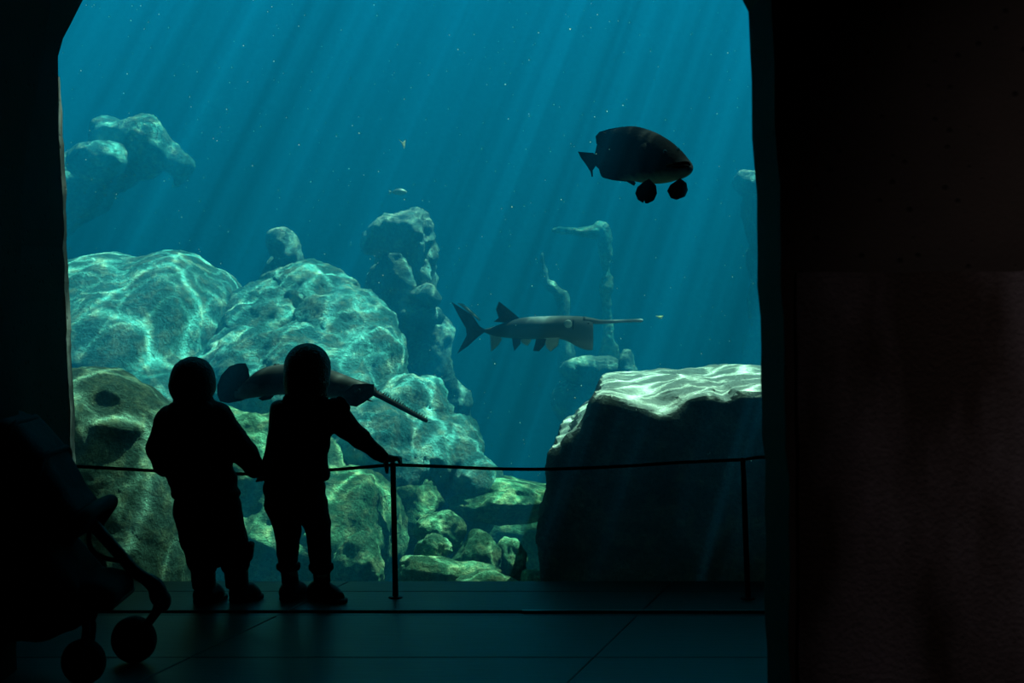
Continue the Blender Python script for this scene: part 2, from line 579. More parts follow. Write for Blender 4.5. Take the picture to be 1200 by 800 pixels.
# floor: dark slabs with recessed joints, the cross joints running slightly askew as in the hall
def build_floor():
    base = struct(bm_obj('floor', box_bm((-4.6, -2.6, -0.12), (4.6, GLASS_Y + 0.02, -0.012)), M['grout']))
    rows = [-2.6, -1.4, -0.25, 0.9, 2.05, 3.19, 4.335, 4.865, 4.938, 5.235, GLASS_Y + 0.01]
    g = 0.004
    slope = 0.447 / 1.325
    for r in range(len(rows) - 1):
        y0, y1 = rows[r] + g * 0.5, rows[r + 1] - g * 0.5
        if r == 7:
            continue
        for k in range(-5, 6):
            xa = 0.604 + 1.23 * k
            x0 = lambda y: max(-4.6, min(4.6, xa + (y - 5.388) * slope + g * 0.5))
            x1 = lambda y: max(-4.6, min(4.6, xa + 1.23 + (y - 5.388) * slope - g * 0.5))
            pts = [(x0(y0), y0), (x1(y0), y0), (x1(y1), y1), (x0(y1), y1)]
            if pts[1][0] - pts[0][0] < 0.02 or pts[2][0] - pts[3][0] < 0.02: continue
            bm = bmesh.new()
            lo = [bm.verts.new((x, y, -0.012)) for x, y in pts]
            hi = [bm.verts.new((x, y, -0.002)) for x, y in pts]
            cx = sum(p[0] for p in pts) / 4; cy = sum(p[1] for p in pts) / 4
            tp = [bm.verts.new((x + (0.003 if x < cx else -0.003), y + (0.003 if y < cy else -0.003), 0)) for x, y in pts]
            for A, B in ((lo, hi), (hi, tp)):
                for i in range(4):
                    bm.faces.new((A[i], A[(i + 1) % 4], B[(i + 1) % 4], B[i]))
            bm.faces.new(tp)
            bm_obj('floor_slab', bm, M['floor'], base)
    ch = bm_obj('drain_channel', box_bm((-4.6, 4.869, -0.012), (4.6, 4.921, -0.006)), M['metal_black'], base)
    mesh_obj('metal_edge', *prism([(0.035, -0.004), (4.6, -0.004), (4.6, 0.003), (0.035, 0.003)], 4.9245, 4.938), M['strip'], base, smooth=False)


build_floor()


def wobble(poly, amp, seed, step=0.06, closed_from=0):
    """Outline with the small unevenness of cast concrete."""
    out = []
    for i in range(len(poly)):
        a, b = Vector(poly[i]), Vector(poly[(i + 1) % len(poly)])
        n = max(1, int((b - a).length / step))
        d = (b - a).normalized(); nn = Vector((-d.y, d.x))
        for k in range(n):
            p = a.lerp(b, k / n)
            j = 0 if k == 0 else mnoise.noise(Vector((p.x * 9, p.y * 9, seed))) * amp + mnoise.noise(Vector((p.x * 31, p.y * 31, seed))) * amp * 0.5
            out.append((p.x + nn.x * j, p.y + nn.y * j))
    return out


def px_at(y_depth, pts):
    return [(at(x, y, y_depth).x, at(x, y, y_depth).z) for x, y in pts]


# wall on the left: reveal slab by the glass plus a nearer arch band
edge = px_at(5.36, [(120, -60), (97, 0), (84, 26), (74, 45), (68, 66), (69, 120), (71, 190), (75.5, 330), (80, 460), (84, 540), (90, 692)])
poly = edge + [(-4.6, edge[-1][1]), (-4.6, ROOM_TOP), (edge[0][0], ROOM_TOP)]
v, f = prism(wobble(poly, 0.010, 1.0), 4.55, 5.36)
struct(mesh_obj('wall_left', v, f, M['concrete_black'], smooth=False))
near = px_at(4.2, [(75, -120), (62, -10), (52, 40), (44, 100), (28, 190), (24, 300), (22, 460), (20, 800)])
near = [(x, max(z, 0.0)) for x, z in near]
poly = near + [(-4.6, 0.0), (-4.6, ROOM_TOP), (near[0][0], ROOM_TOP)]
v, f = prism(wobble(poly, 0.008, 2.0), 3.7, 4.2)
struct(mesh_obj('trim_1', v, f, M['concrete_black'], smooth=False))

# right pillar close to the viewer
PY0, PY1 = 3.05, 3.34
pe = px_at(PY1, [(858, -40), (870, 0), (877, 14), (879, 60), (881, 130), (884, 195), (887, 262), (891, 370), (893, 480), (896, 600), (899, 760), (901, 912)])
pe = [(x, max(z, 0.0)) for x, z in pe]
poly = pe[::-1] + [(pe[0][0], ROOM_TOP), (4.6, ROOM_TOP), (4.6, 0)]
v, f = prism(wobble(poly, 0.008, 3.0), PY0, PY1)
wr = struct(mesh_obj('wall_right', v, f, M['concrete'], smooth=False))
pp = px_at(PY0, [(932, 319), (1240, 317), (1400, 316), (1400, 905), (936, 905)])
v, f = prism(wobble([(x, max(z, 0.01)) for x, z in pp], 0.004, 4.0), PY0 - 0.018, PY0 + 0.01)
mesh_obj('inset_panel', v, f, M['concrete_panel'], wr, smooth=False)

# lintel over the opening, far sides, ceiling, rear wall
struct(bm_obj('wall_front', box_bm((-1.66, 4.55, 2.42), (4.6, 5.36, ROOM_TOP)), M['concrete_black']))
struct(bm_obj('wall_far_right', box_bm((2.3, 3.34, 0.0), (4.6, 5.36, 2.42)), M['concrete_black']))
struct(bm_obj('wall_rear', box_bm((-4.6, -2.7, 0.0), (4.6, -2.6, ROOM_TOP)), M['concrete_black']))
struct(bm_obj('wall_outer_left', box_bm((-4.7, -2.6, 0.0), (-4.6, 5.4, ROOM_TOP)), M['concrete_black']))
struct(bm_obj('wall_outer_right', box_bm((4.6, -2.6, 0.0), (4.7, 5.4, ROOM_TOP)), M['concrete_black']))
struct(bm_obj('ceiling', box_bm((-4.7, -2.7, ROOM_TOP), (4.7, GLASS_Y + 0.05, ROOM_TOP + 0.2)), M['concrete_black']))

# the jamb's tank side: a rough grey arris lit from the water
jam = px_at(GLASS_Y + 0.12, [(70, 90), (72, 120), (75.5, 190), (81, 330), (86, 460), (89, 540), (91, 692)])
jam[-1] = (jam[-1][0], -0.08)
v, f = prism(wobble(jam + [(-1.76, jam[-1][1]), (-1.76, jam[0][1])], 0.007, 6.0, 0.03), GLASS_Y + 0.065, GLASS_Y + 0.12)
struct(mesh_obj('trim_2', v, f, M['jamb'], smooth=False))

# acrylic pane
struct(bm_obj('window_1', box_bm((-1.75, GLASS_Y, -0.1), (2.35, GLASS_Y + 0.06, 2.6)), M['glass']))

# ------------------------------------------------------------------ tank shell and water
T = TANK
struct(bm_obj('tank_floor', box_bm((T['x0'], T['y0'], T['z0'] - 0.3), (T['x1'], T['y1'], T['z0'])), M['rock_wall']))
struct(bm_obj('wall_tank_left', box_bm((T['x0'] - 0.3, T['y0'] - 0.1, T['z0'] - 0.3), (T['x0'], T['y1'] + 0.3, T['z1'] + 0.3)), M['rock_wall']))
struct(bm_obj('wall_tank_right', box_bm((T['x1'], T['y0'] - 0.1, T['z0'] - 0.3), (T['x1'] + 0.3, T['y1'] + 0.3, T['z1'] + 0.3)), M['rock_wall']))
bw = struct(bm_obj('wall_tank_back', box_bm((T['x0'], T['y1'], T['z0'] - 0.3), (T['x1'], T['y1'] + 0.3, T['z1'] + 0.3)), M['rock_wall']))
# masonry above, beside and below the pane, on the tank's side
struct(bm_obj('wall_tank_front', box_bm((T['x0'], GLASS_Y, 2.6), (T['x1'], GLASS_Y + 0.06, T['z1'] + 0.3)), M['rock_wall']))
struct(bm_obj('wall_tank_front_left', box_bm((T['x0'], GLASS_Y, T['z0']), (-1.75, GLASS_Y + 0.06, 2.6)), M['rock_wall']))
struct(bm_obj('wall_tank_front_right', box_bm((2.35, GLASS_Y, T['z0']), (T['x1'], GLASS_Y + 0.06, 2.6)), M['rock_wall']))
struct(bm_obj('wall_tank_sill', box_bm((-1.75, GLASS_Y + 0.0, T['z0']), (2.35, GLASS_Y + 0.06, -0.1)), M['rock_wall']))
wat = bm_obj('tank_water', box_bm((T['x0'] + 0.002, T['y0'] - 0.01, T['z0'] + 0.004), (T['x1'] - 0.002, T['y1'] - 0.002, T['z1'])), M['water'])
tag(wat, 'blue green water filling the tank behind the pane', 'water', kind='stuff')


# ------------------------------------------------------------------ rocks
_ico = {}
def ico(n):
    if n not in _ico:
        bm = bmesh.new(); bmesh.ops.create_icosphere(bm, subdivisions=n, radius=1.0)
        bm.verts.ensure_lookup_table()
        V = np.array([v.co[:] for v in bm.verts]); Fc = [tuple(v.index for v in f.verts) for f in bm.faces]
        bm.free(); _ico[n] = (V, Fc)
    return _ico[n]


def rock(label, box, Y, depth=0.8, seed=1, rot=0.0, mat='rock_pale', planes=11, amp=0.20, sub=5, sharp=14, group=None, dz=0):
    """A boulder: facets cut from a ball, roughened; box is its outline in the photograph at distance Y."""
    x0, y0, x1, y1 = box
    c = at((x0 + x1) / 2, (y0 + y1) / 2, Y)
    w = (x1 - x0) * Y / F_PX / 2; h = (y1 - y0) * Y / F_PX / 2
    rng = np.random.default_rng(seed * 17 + 5)
    D, Fc = ico(sub)
    n = rng.normal(size=(planes, 3)); n /= np.linalg.norm(n, axis=1, keepdims=True)
    d = rng.uniform(0.72, 1.02, planes)
    q = np.maximum(D @ n.T, 0) / d
    r = (np.sum(q ** sharp, axis=1) + 0.5) ** (-1.0 / sharp)
    s = Vector((seed * 2.3, seed * 7.1, seed * 0.9))
    k = np.empty(len(D))
    for i, p in enumerate(D):
        pv = Vector(p * r[i])
        k[i] = mnoise.fractal(pv * 1.7 + s, 0.9, 2.1, 6) * 0.7 + (mnoise.ridged_multi_fractal(pv * 1.4 + s, 1.0, 2.2, 5, 1.0, 2.0) - 1.1) * 0.35
    P = D * (r * (1 + amp * k))[:, None]
    P = np.array(Matrix.Rotation(rot, 3, 'Y').to_3x3() @ Matrix.Identity(3)) @ P.T
    P = P.T
    ext = (P.max(0) - P.min(0)) / 2; mid = (P.max(0) + P.min(0)) / 2
    P = (P - mid) / ext * np.array([w, (w + h) / 2 * depth, h])
    me_o = mesh_obj('rock', P, Fc, M[mat])
    me_o.location = c + Vector((0, (w + h) / 2 * depth * 0.35, dz))
    tag(me_o, label, 'rock', group)
    return me_o


# ---- the big boulder at the right, its flat top in the sun, its front in shade
def right_boulder():
    Yf = 5.72
    pl = px_at(Yf, [(634, 760), (632, 690), (628, 640), (630, 610), (638, 590), (640, 545), (642, 531), (656, 528),
                    (664, 514), (680, 503), (688, 484), (697, 466), (712, 464), (735, 466), (800, 463), (850, 458), (905, 456), (1060, 470), (1120, 760)])
    ridge = 0.62
    def fn(P):
        X, Yy, Z = P[..., 0], P[..., 1], P[..., 2]
        # the flank leans back: the outline shrinks with depth on the left
        d = sd_poly(X - np.clip(Yy - Yf, 0, 2) * 0.10, Z - np.clip(Yy - Yf, 0, 2) * 0.015, pl)
        d = smax(d, (Yf + 0.02 + (0.62 - Z) * 0.06) - Yy, 0.05)
        d = smax(d, Yy - 7.0, 0.12)
        g = at(783, 476, Yf)
        d = smax(d, -sd_cone(P, (g.x, Yf - 0.1, g.z + 0.03), (g.x - 0.06, Yf + 0.55, g.z + 0.13), 0.075, 0.05), 0.05)
        g = at(755, 462, Yf)
        d = smax(d, -sd_ell(P, (g.x, Yf + 0.02, g.z + 0.04), (0.12, 0.26, 0.07)), 0.05)
        g = at(852, 462, Yf)
        d = smax(d, -sd_cone(P, (g.x, Yf - 0.1, g.z + 0.0), (g.x + 0.05, Yf + 1.3, g.z + 0.08), 0.025, 0.03), 0.03)
        return d
    v, f = nets(fn, (0.02, 5.52, -0.98), (1.95, 7.2, 0.85), 0.022)
    v = craggy(v, f, 0.035, 3.2, 4.0, 0.6, 6)
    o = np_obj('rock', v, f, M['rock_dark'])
    tag(o, 'big dark flat-topped boulder with sunlit pale top, at the right behind the rope', 'rock')


right_boulder()


def left_boulder():
    Y = 5.95
    a = at(120, 520, Y); b = at(150, 620, Y); c = at(178, 560, Y)
    cav = at(117, 474, Y - 0.33); led = at(130, 496, Y - 0.30)
    def fn(P):
        d = sd_ell(P, (a.x - 0.05, Y + 0.02, a.z + 0.02), (0.34, 0.36, 0.30))
        d = smin(d, sd_ell(P, (b.x - 0.03, Y - 0.01, b.z - 0.12), (0.36, 0.45, 0.57)), 0.16)
        d = smin(d, sd_ell(P, (c.x - 0.02, Y + 0.2, c.z + 0.02), (0.15, 0.36, 0.26)), 0.12)
        d = smax(d, -sd_ell(P, (cav.x, Y - 0.34, cav.z), (0.10, 0.17, 0.055), (0, 0.30, 0)), 0.03)
        d = smin(d, sd_ell(P, (led.x, Y - 0.24, led.z - 0.02), (0.11, 0.075, 0.03), (0, 0.10, 0)), 0.03)
        return d
    v, f = nets(fn, (-2.6, 5.5, -0.98), (-1.1, 6.6, 0.95), 0.016)
    v = craggy(v, f, 0.03, 4.2, 9.0, 0.55, 6)
    o = np_obj('rock', v, f, M['rock_near'])
    tag(o, 'olive brown boulder with a small hollow, at the left edge close behind the glass', 'rock')


left_boulder()


def arch_rock():
    """The far outcrop at upper left: two knobs and an arm over a shaded hollow."""
    Y = 10.2
    def p(x, y, dy=0): q = at(x, y, Y); return (q.x, Y + dy, q.z)
    def fn(P):
        d = sd_cone(P, p(150, 168), p(165, 175), 0.17, 0.2)
        d = smin(d, sd_ell(P, p(130, 160, 0.1), (0.16, 0.26, 0.15)), 0.08)
        d = smin(d, sd_cone(P, p(165, 160, -0.05), p(214, 192, -0.1), 0.15, 0.09), 0.08)
        d = smin(d, sd_ell(P, p(128, 190, -0.28), (0.20, 0.22, 0.13)), 0.05)
        d = smin(d, sd_cone(P, p(125, 195, 0.3), p(-40, 250, 0.6), 0.16, 0.45), 0.10)
        d = smin(d, sd_cone(P, p(96, 190, 0.0), p(84, 186, 0), 0.035, 0.025), 0.05)
        d = smin(d, sd_cone(P, p(214, 192, -0.1), p(212, 214, -0.1), 0.07, 0.04), 0.05)
        return d
    v, f = nets(fn, (-4.6, 9.3, 0.9), (-2.1, 11.6, 2.45), 0.024)
    v = craggy(v, f, 0.075, 4.2, 13.0, 0.55, 7)
    o = np_obj('rock', v, f, M['rock_pale'])
    tag(o, 'pale knobbly outcrop jutting into the blue high at the upper left', 'rock')


arch_rock()


def blobs(lst, k):
    """Smooth union of ellipsoids given as (x, y, distance, rx, ry, rz)."""
    cs = [(at(x, y, Y), (rx, ry, rz)) for x, y, Y, rx, ry, rz in lst]
    def fn(P):
        d = None
        for c, r in cs:
            e = sd_ell(P, c, r)
            d = e if d is None else smin(d, e, k)
        return d
    lo = [min(c[i] - r[i] for c, r in cs) - 0.1 for i in range(3)]
    hi = [max(c[i] + r[i] for c, r in cs) + 0.1 for i in range(3)]
    return fn, lo, hi


def crag(label, lst, k, cell, amp, scale, seed, mat, ridged=0.6):
    fn, lo, hi = blobs(lst, k)
    v, f = nets(fn, lo, hi, cell)
    v = craggy(v, f, amp, scale, seed, ridged, 7)
    o = np_obj('rock', v, f, M[mat])
    return tag(o, label, 'rock')


crag('slender craggy rock tower left of the flat-snouted grey fish, lit along its right side',
     [(482, 268, 9.75, .14, .20, .13), (462, 272, 9.8, .14, .20, .10), (440, 284, 9.95, .10, .14, .06), (494, 290, 9.75, .10, .16, .16), (497, 322, 9.75, .08, .14, .14),
      (470, 350, 10.15, .24, .22, .42), (498, 346, 9.55, .08, .09, .04), (492, 372, 9.6, .13, .14, .07), (505, 420, 9.8, .17, .22, .32), (490, 500, 9.8, .36, .3, .5), (470, 590, 9.8, .6, .4, .6)],
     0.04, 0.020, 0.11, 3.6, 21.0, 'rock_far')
crag('broad pale rock hump covered with bright ripples of light, above the left child',
     [(125, 415, 8.75, .60, .85, .62), (150, 440, 8.45, .58, .8, .56), (205, 402, 8.65, .42, .75, .56), (258, 385, 8.65, .15, .45, .36), (180, 480, 8.4, .72, .9, .42), (45, 440, 8.6, .6, .8, .62)],
     0.06, 0.026, 0.05, 1.9, 31.0, 'rock_pale', 0.45)
crag('upper crag of pale rock with a peaked top, right of the broad rippled hump',
     [(372, 350, 8.7, .26, .4, .21), (338, 345, 8.8, .17, .3, .17), (402, 392, 8.4, .30, .45, .26), (320, 400, 8.6, .36, .5, .34), (432, 436, 8.1, .26, .45, .26), (360, 470, 8.0, .55, .6, .40), (290, 470, 8.0, .4, .5, .4)],
     0.03, 0.022, 0.12, 2.6, 41.0, 'rock_pale')
crag('long rocky slope falling to the right above the rope, behind the second child’s arm',
     [(468, 486, 7.75, .27, .4, .22), (522, 532, 7.6, .19, .35, .18), (553, 565, 7.4, .13, .25, .14), (440, 540, 7.5, .45, .5, .34), (492, 600, 7.5, .40, .4, .28), (400, 590, 7.4, .5, .4, .4)],
     0.03, 0.020, 0.12, 2.8, 51.0, 'rock_pale')
crag('green rock bank between and behind the two children',
     [(300, 590, 7.0, .45, .4, .46), (350, 640, 6.8, .4, .35, .3), (250, 600, 7.1, .4, .4, .5), (390, 620, 6.9, .3, .3, .3)],
     0.03, 0.020, 0.11, 3.0, 61.0, 'rock_green')


R = rock
crag('dim far rock showing only a small lit top in the blue above the peaked crag',
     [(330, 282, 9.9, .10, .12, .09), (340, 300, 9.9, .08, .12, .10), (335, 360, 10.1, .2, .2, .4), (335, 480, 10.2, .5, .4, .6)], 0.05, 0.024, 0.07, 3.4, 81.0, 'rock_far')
R('broad green ledge rock roofing a dark hollow left of the big dark boulder', (508, 562, 668, 618), 7.2, 1.2, 10, -0.05, 'rock_green')
R('back rock closing the dark hollow under the green ledge', (540, 590, 680, 720), 8.0, 0.6, 11, 0, 'rock_green')
R('rounded rock with a lit crown right of the rope post, upper of two', (484, 598, 547, 650), 6.55, 1.0, 12, 0.5, 'rock_green')
R('small rounded rock right of the rope post, lower of two', (484, 627, 530, 668), 6.25, 1.0, 13, 0.2, 'rock_green')
R('capped rock under the green ledge, in the middle of the three', (526, 621, 588, 690), 6.45, 1.0, 14, -0.2, 'rock_green')
R('arched rock under the green ledge, nearest the big dark boulder', (576, 630, 618, 700), 6.5, 1.0, 15, 0.3, 'rock_green')
R('long low rock along the bottom of the glass right of the rope post', (462, 651, 588, 710), 6.05, 0.7, 16, -0.06, 'rock_green')
R('flat rock showing only its lit top at the bottom edge of the glass', (530, 669, 615, 705), 5.85, 0.9, 17, 0.03, 'rock_green', sub=4)
R('sloping green rock left of the rope post, at knee height', (395, 560, 480, 690), 6.9, 0.9, 18, 0.6, 'rock_green')
R('yellow green rock beside the second child’s right shoe', (385, 625, 450, 710), 6.3, 0.9, 19, 0.7, 'rock_green')
R('boulder just left of the rope post below the rope', (430, 545, 520, 640), 7.1, 0.9, 20, 0.2, 'rock_green')
R('mossy rock at the left child’s left knee beside the olive boulder', (182, 590, 250, 720), 6.1, 0.9, 22, -0.3, 'rock_green')
R('small stone in the dark hollow by the foot of the big dark boulder', (610, 668, 640, 700), 6.0, 1.0, 23, 0.3, 'rock_green', sub=4)


# ------------------------------------------------------------------ far ledges on the tank's rear rockwork
def ledge(label, lst, seed, k=0.03, amp=0.07):
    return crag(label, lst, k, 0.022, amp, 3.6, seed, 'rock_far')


crag('thin far rock pillar with a side ledge, above the flat-snouted fish’s head',
     [(709, 288, 10.6, .035, .08, .17), (711, 345, 10.6, .038, .08, .2), (713, 420, 10.6, .06, .1, .3), (690, 272, 10.6, .12, .10, .035), (660, 270, 10.55, .09, .09, .025), (704, 266, 10.6, .05, .08, .04)],
     0.04, 0.014, 0.045, 6.0, 71.0, 'rock_pale')
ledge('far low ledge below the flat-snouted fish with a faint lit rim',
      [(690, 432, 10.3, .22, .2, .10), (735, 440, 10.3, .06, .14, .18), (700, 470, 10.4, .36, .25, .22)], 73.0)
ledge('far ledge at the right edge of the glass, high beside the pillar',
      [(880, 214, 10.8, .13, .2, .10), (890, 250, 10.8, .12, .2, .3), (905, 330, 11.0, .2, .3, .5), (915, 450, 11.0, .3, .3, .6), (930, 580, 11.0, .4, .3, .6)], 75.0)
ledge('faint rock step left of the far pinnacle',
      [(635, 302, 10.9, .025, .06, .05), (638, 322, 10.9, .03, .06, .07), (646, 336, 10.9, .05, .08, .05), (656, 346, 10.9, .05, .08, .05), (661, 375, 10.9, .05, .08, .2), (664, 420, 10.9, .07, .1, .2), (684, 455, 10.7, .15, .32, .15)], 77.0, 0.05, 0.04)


# ------------------------------------------------------------------ fish
def skin_mat(name, back, belly, rough=0.4, zmid=0.0, zspan=0.06, spec=0.5, scales=0.0):
    m, N, L, b = mat_nodes(name)
    b.inputs['Roughness'].default_value = rough
    b.inputs['Specular IOR Level'].default_value = spec
    tc = N.new('ShaderNodeTexCoord')
    sp = N.new('ShaderNodeSeparateXYZ'); L.new(tc.outputs['Object'], sp.inputs[0])
    nz = N.new('ShaderNodeTexNoise'); nz.inputs['Scale'].default_value = 22; nz.inputs['Detail'].default_value = 6
    L.new(tc.outputs['Object'], nz.inputs['Vector'])
    ad = N.new('ShaderNodeMath'); ad.operation = 'MULTIPLY_ADD'; ad.inputs[1].default_value = zspan
    L.new(nz.outputs['Fac'], ad.inputs[0]); L.new(sp.outputs['Z'], ad.inputs[2])
    mr = N.new('ShaderNodeMapRange'); mr.inputs['From Min'].default_value = zmid; mr.inputs['From Max'].default_value = zmid + zspan
    L.new(ad.outputs[0], mr.inputs['Value'])
    mx = N.new('ShaderNodeMix'); mx.data_type = 'RGBA'
    mx.inputs[6].default_value = (*belly, 1); mx.inputs[7].default_value = (*back, 1)
    L.new(mr.outputs[0], mx.inputs[0]); L.new(mx.outputs[2], b.inputs['Base Color'])
    if scales:
        vo = N.new('ShaderNodeTexVoronoi'); vo.inputs['Scale'].default_value = 70
        L.new(tc.outputs['Object'], vo.inputs['Vector'])
        bp = N.new('ShaderNodeBump'); bp.inputs['Strength'].default_value = scales; bp.inputs['Distance'].default_value = 0.004
        L.new(vo.outputs['Distance'], bp.inputs['Height']); L.new(bp.outputs[0], b.inputs['Normal'])
    return m


M['eye'] = plain('wet_dark_eye', (0.01, 0.01, 0.01), 0.06)
M['grey_skin'] = skin_mat('slate_grey_skin', (0.075, 0.10, 0.115), (0.13, 0.15, 0.165), 0.65, -0.06, 0.03, spec=0.2)
M['grey_fin'] = plain('dark_grey_fin', (0.045, 0.05, 0.055), 0.5, bump=0.4, bscale=80)
M['pale_fin'] = plain('pale_fin', (0.36, 0.40, 0.38), 0.5, bump=0.4, bscale=80)
M['black_skin'] = skin_mat('black_scaled_skin', (0.004, 0.0045, 0.005), (0.07, 0.09, 0.065), 0.9, -0.068, 0.035, spec=0.02, scales=0.3)
M['black_fin'] = plain('black_red_fin', (0.009, 0.006, 0.006), 0.8, spec=0.05, bump=0.5, bscale=90)
M['saw_skin'] = skin_mat('mottled_dark_skin', (0.012, 0.013, 0.014), (0.15, 0.17, 0.18), 0.6, -0.03, 0.07, spec=0.15)
M['saw_fin'] = plain('mottled_dark_fin', (0.020, 0.022, 0.024), 0.75, var=0.5, vscale=40, spec=0.1)


def loft(stations, seg=28, power=1.0):
    """Body through stations (centre, half height, half width); axis follows the centres, up is Z."""
    n = len(stations)
    cs = [Vector(s[0]) for s in stations]
    V, Fc = [], []
    for i, (c, h, w) in enumerate(stations):
        t = (cs[min(i + 1, n - 1)] - cs[max(i - 1, 0)]).normalized()
        side = Vector((-t.y, t.x, 0)).normalized() if abs(t.z) < 0.99 else Vector((0, 1, 0))
        up = t.cross(side) * (-1 if t.cross(side).z < 0 else 1)
        for k in range(seg):
            a = 2 * PI * k / seg
            V.append(cs[i] + side * (w * math.cos(a)) + up * (h * math.sin(a)))
    for i in range(n - 1):
        for k in range(seg):
            a, b = i * seg + k, i * seg + (k + 1) % seg
            Fc.append((a, b, b + seg, a + seg))
    Fc.append(tuple(range(seg))[::-1]); Fc.append(tuple(range((n - 1) * seg, n * seg)))
    return V, Fc


def smooth_stations(st, n):
    A = [(*s[0], s[1], s[2]) for s in st]
    return [(tuple(r[:3]), max(r[3], 0.001), max(r[4], 0.001)) for r in spline(A, n)]


def fin(name, pts, mat, parent, y0=0.0, thick=0.008, lean=0.0, axis='y', subdiv=3, wave=0.0):
    """A fin: thin membrane thickest in the middle, with fine rays; pts (x, z) in the fish's frame."""
    n = len(pts) * subdiv
    P = [Vector(p) for p in pts]
    ring = []
    for i in range(len(P)):
        for k in range(subdiv):
            ring.append(P[i].lerp(P[(i + 1) % len(P)], k / subdiv))
    cx = sum((p.x for p in P)) / len(P); cz = sum((p.y for p in P)) / len(P)
    V, Fc = [], []
    fr = [1.0, 0.75, 0.4]
    th = [0.12, 0.7, 1.0]
    zb = P[0].y
    def pos(x, z, s, t):
        y = y0 + s * thick * 0.5 * t + lean * (z - zb) + wave * math.sin(x * 40)
        return (x, y, z)
    for s in (1, -1):
        base = len(V)
        for f_, t_ in zip(fr, th):
            for i, p in enumerate(ring):
                rib = 1.0 + 0.35 * math.sin(i * 2.1) * (f_ < 0.9)
                V.append(pos(cx + (p.x - cx) * f_, cz + (p.y - cz) * f_, s, t_ * rib))
        V.append(pos(cx, cz, s, 1.0))
        for r in range(2):
            for i in range(n):
                a, b = base + r * n + i, base + r * n + (i + 1) % n
                q = (a, b, b + n, a + n)
                Fc.append(q if s < 0 else q[::-1])
        c = base + 3 * n
        for i in range(n):
            q = (base + 2 * n + i, base + 2 * n + (i + 1) % n, c)
            Fc.append(q if s < 0 else q[::-1])
    m = 3 * n + 1
    for i in range(n):
        Fc.append((i, (i + 1) % n, m + (i + 1) % n, m + i)[::-1])
    return mesh_obj(name, V, Fc, mat, parent)


def ball(name, c, r, mat, parent, sub=2):
    V, Fc = ico(sub)
    r = np.array(r if hasattr(r, '__len__') else (r, r, r))
    return mesh_obj(name, V * r + np.array(c), Fc, mat, parent)


def paddlefish():
    Y = 7.0
    s = F_PX / Y
    root = empty('paddle_snouted_fish', at(640, 385, Y))
    tag(root, 'grey fish with long flat snout and gaping mouth swimming right in open water', 'fish')
    def q(zx, zy): return ((zx / 4.615 + 510 - 640) / s, (385 - (zy / 4.615 + 330)) / s)
    k = 1 / 4.615 / s
    st = []
    for zx, t, b, w in [(262, 257, 272, 4), (300, 248, 288, 12), (350, 230, 299, 24), (420, 205, 307, 34), (500, 191, 311, 42), (580, 187, 311, 46),
                        (660, 184, 308, 48), (715, 184, 322, 48), (760, 185, 347, 47), (800, 188, 364, 46), (832, 195, 371, 42), (850, 203, 370, 37), (852, 214, 362, 32), (838, 226, 348, 26), (800, 244, 330, 18), (770, 262, 312, 8)]:
        x, z = q(zx, (t + b) / 2)
        st.append(((x, 0, z), (b - t) / 2 * k, w * k))
    # loft keeps every ring upright here so the gape can fold back inside
    V, Fc = [], []
    sm = [tuple(r) for r in spline([(a[0], a[2], h, w) for a, h, w in st], 52)]
    seg = 28
    for x, z, h, w in sm:
        for i in range(seg):
            a = 2 * PI * i / seg
            V.append((x, w * math.cos(a), z + h * math.sin(a)))
    for i in range(len(sm) - 1):
        for j in range(seg):
            a, b = i * seg + j, i * seg + (j + 1) % seg
            Fc.append((a, b, b + seg, a + seg))
    Fc.append(tuple(range(seg))[::-1]); Fc.append(tuple(range((len(sm) - 1) * seg, len(sm) * seg)))
    mesh_obj('body', V, Fc, M['grey_skin'], root)
    sn = []
    for zx, c, h, w in [(800, 208, 22, 30), (850, 212, 16, 22), (900, 217, 12, 18), (1000, 213, 9, 24), (1080, 210, 9, 28), (1112, 209, 10, 24), (1124, 210, 5, 12)]:
        x, z = q(zx, c); sn.append(((x, 0, z), h * k, w * k))
    mesh_obj('snout', *loft(smooth_stations(sn, 24), 20), M['grey_skin'], root)
    F = lambda pts: [q(*p) for p in pts]
    fin('tail_fin', F([(285, 268), (240, 240), (200, 180), (88, 108), (130, 190), (165, 250), (170, 290), (118, 390), (175, 350), (230, 300), (262, 276)]), M['grey_fin'], root, thick=0.016)
    fin('tail_fin_edge', F([(120, 116), (150, 118), (200, 160), (246, 205), (240, 212), (180, 165)]), M['pale_fin'], root, y0=-0.004, thick=0.008)
    fin('dorsal_fin', F([(455, 196), (400, 150), (345, 106), (328, 150), (345, 200), (316, 216), (380, 222)]), M['grey_fin'], root, thick=0.014)
    fin('anal_fin', F([(296, 288), (350, 298), (362, 310), (340, 345), (302, 380), (300, 340)]), M['pale_fin'], root, thick=0.008)
    fin('pelvic_fin', F([(415, 302), (465, 304), (460, 335), (428, 372), (420, 340)]), M['grey_fin'], root, -0.03, 0.01, 0.3)
    fin('pelvic_fin', F([(450, 302), (510, 306), (520, 320), (500, 350), (470, 335)]), M['pale_fin'], root, 0.03, 0.008, -0.3)
    fin('pectoral_fin', F([(545, 304), (600, 306), (590, 340), (560, 372), (528, 370), (538, 335)]), M['grey_fin'], root, -0.045, 0.01, 0.3)
    fin('pectoral_fin', F([(590, 304), (672, 300), (664, 345), (625, 378), (600, 355)]), M['pale_fin'], root, -0.02, 0.008, -0.2)
    x, z = q(728, 236)
    ball('gill_cover', (x - 12 * k, -45 * k, z + 6 * k), (24 * k, 4 * k, 26 * k), M['pale_fin'], root)
    ball('gill_slit', (x + 18 * k, -46 * k, z + 4 * k), (7 * k, 4 * k, 32 * k), M['grey_fin'], root)
    x, z = q(826, 224)
    for sgn in (-1, 1): ball('eye', (x, sgn * 41 * k, z), 5 * k, M['eye'], root, 2)


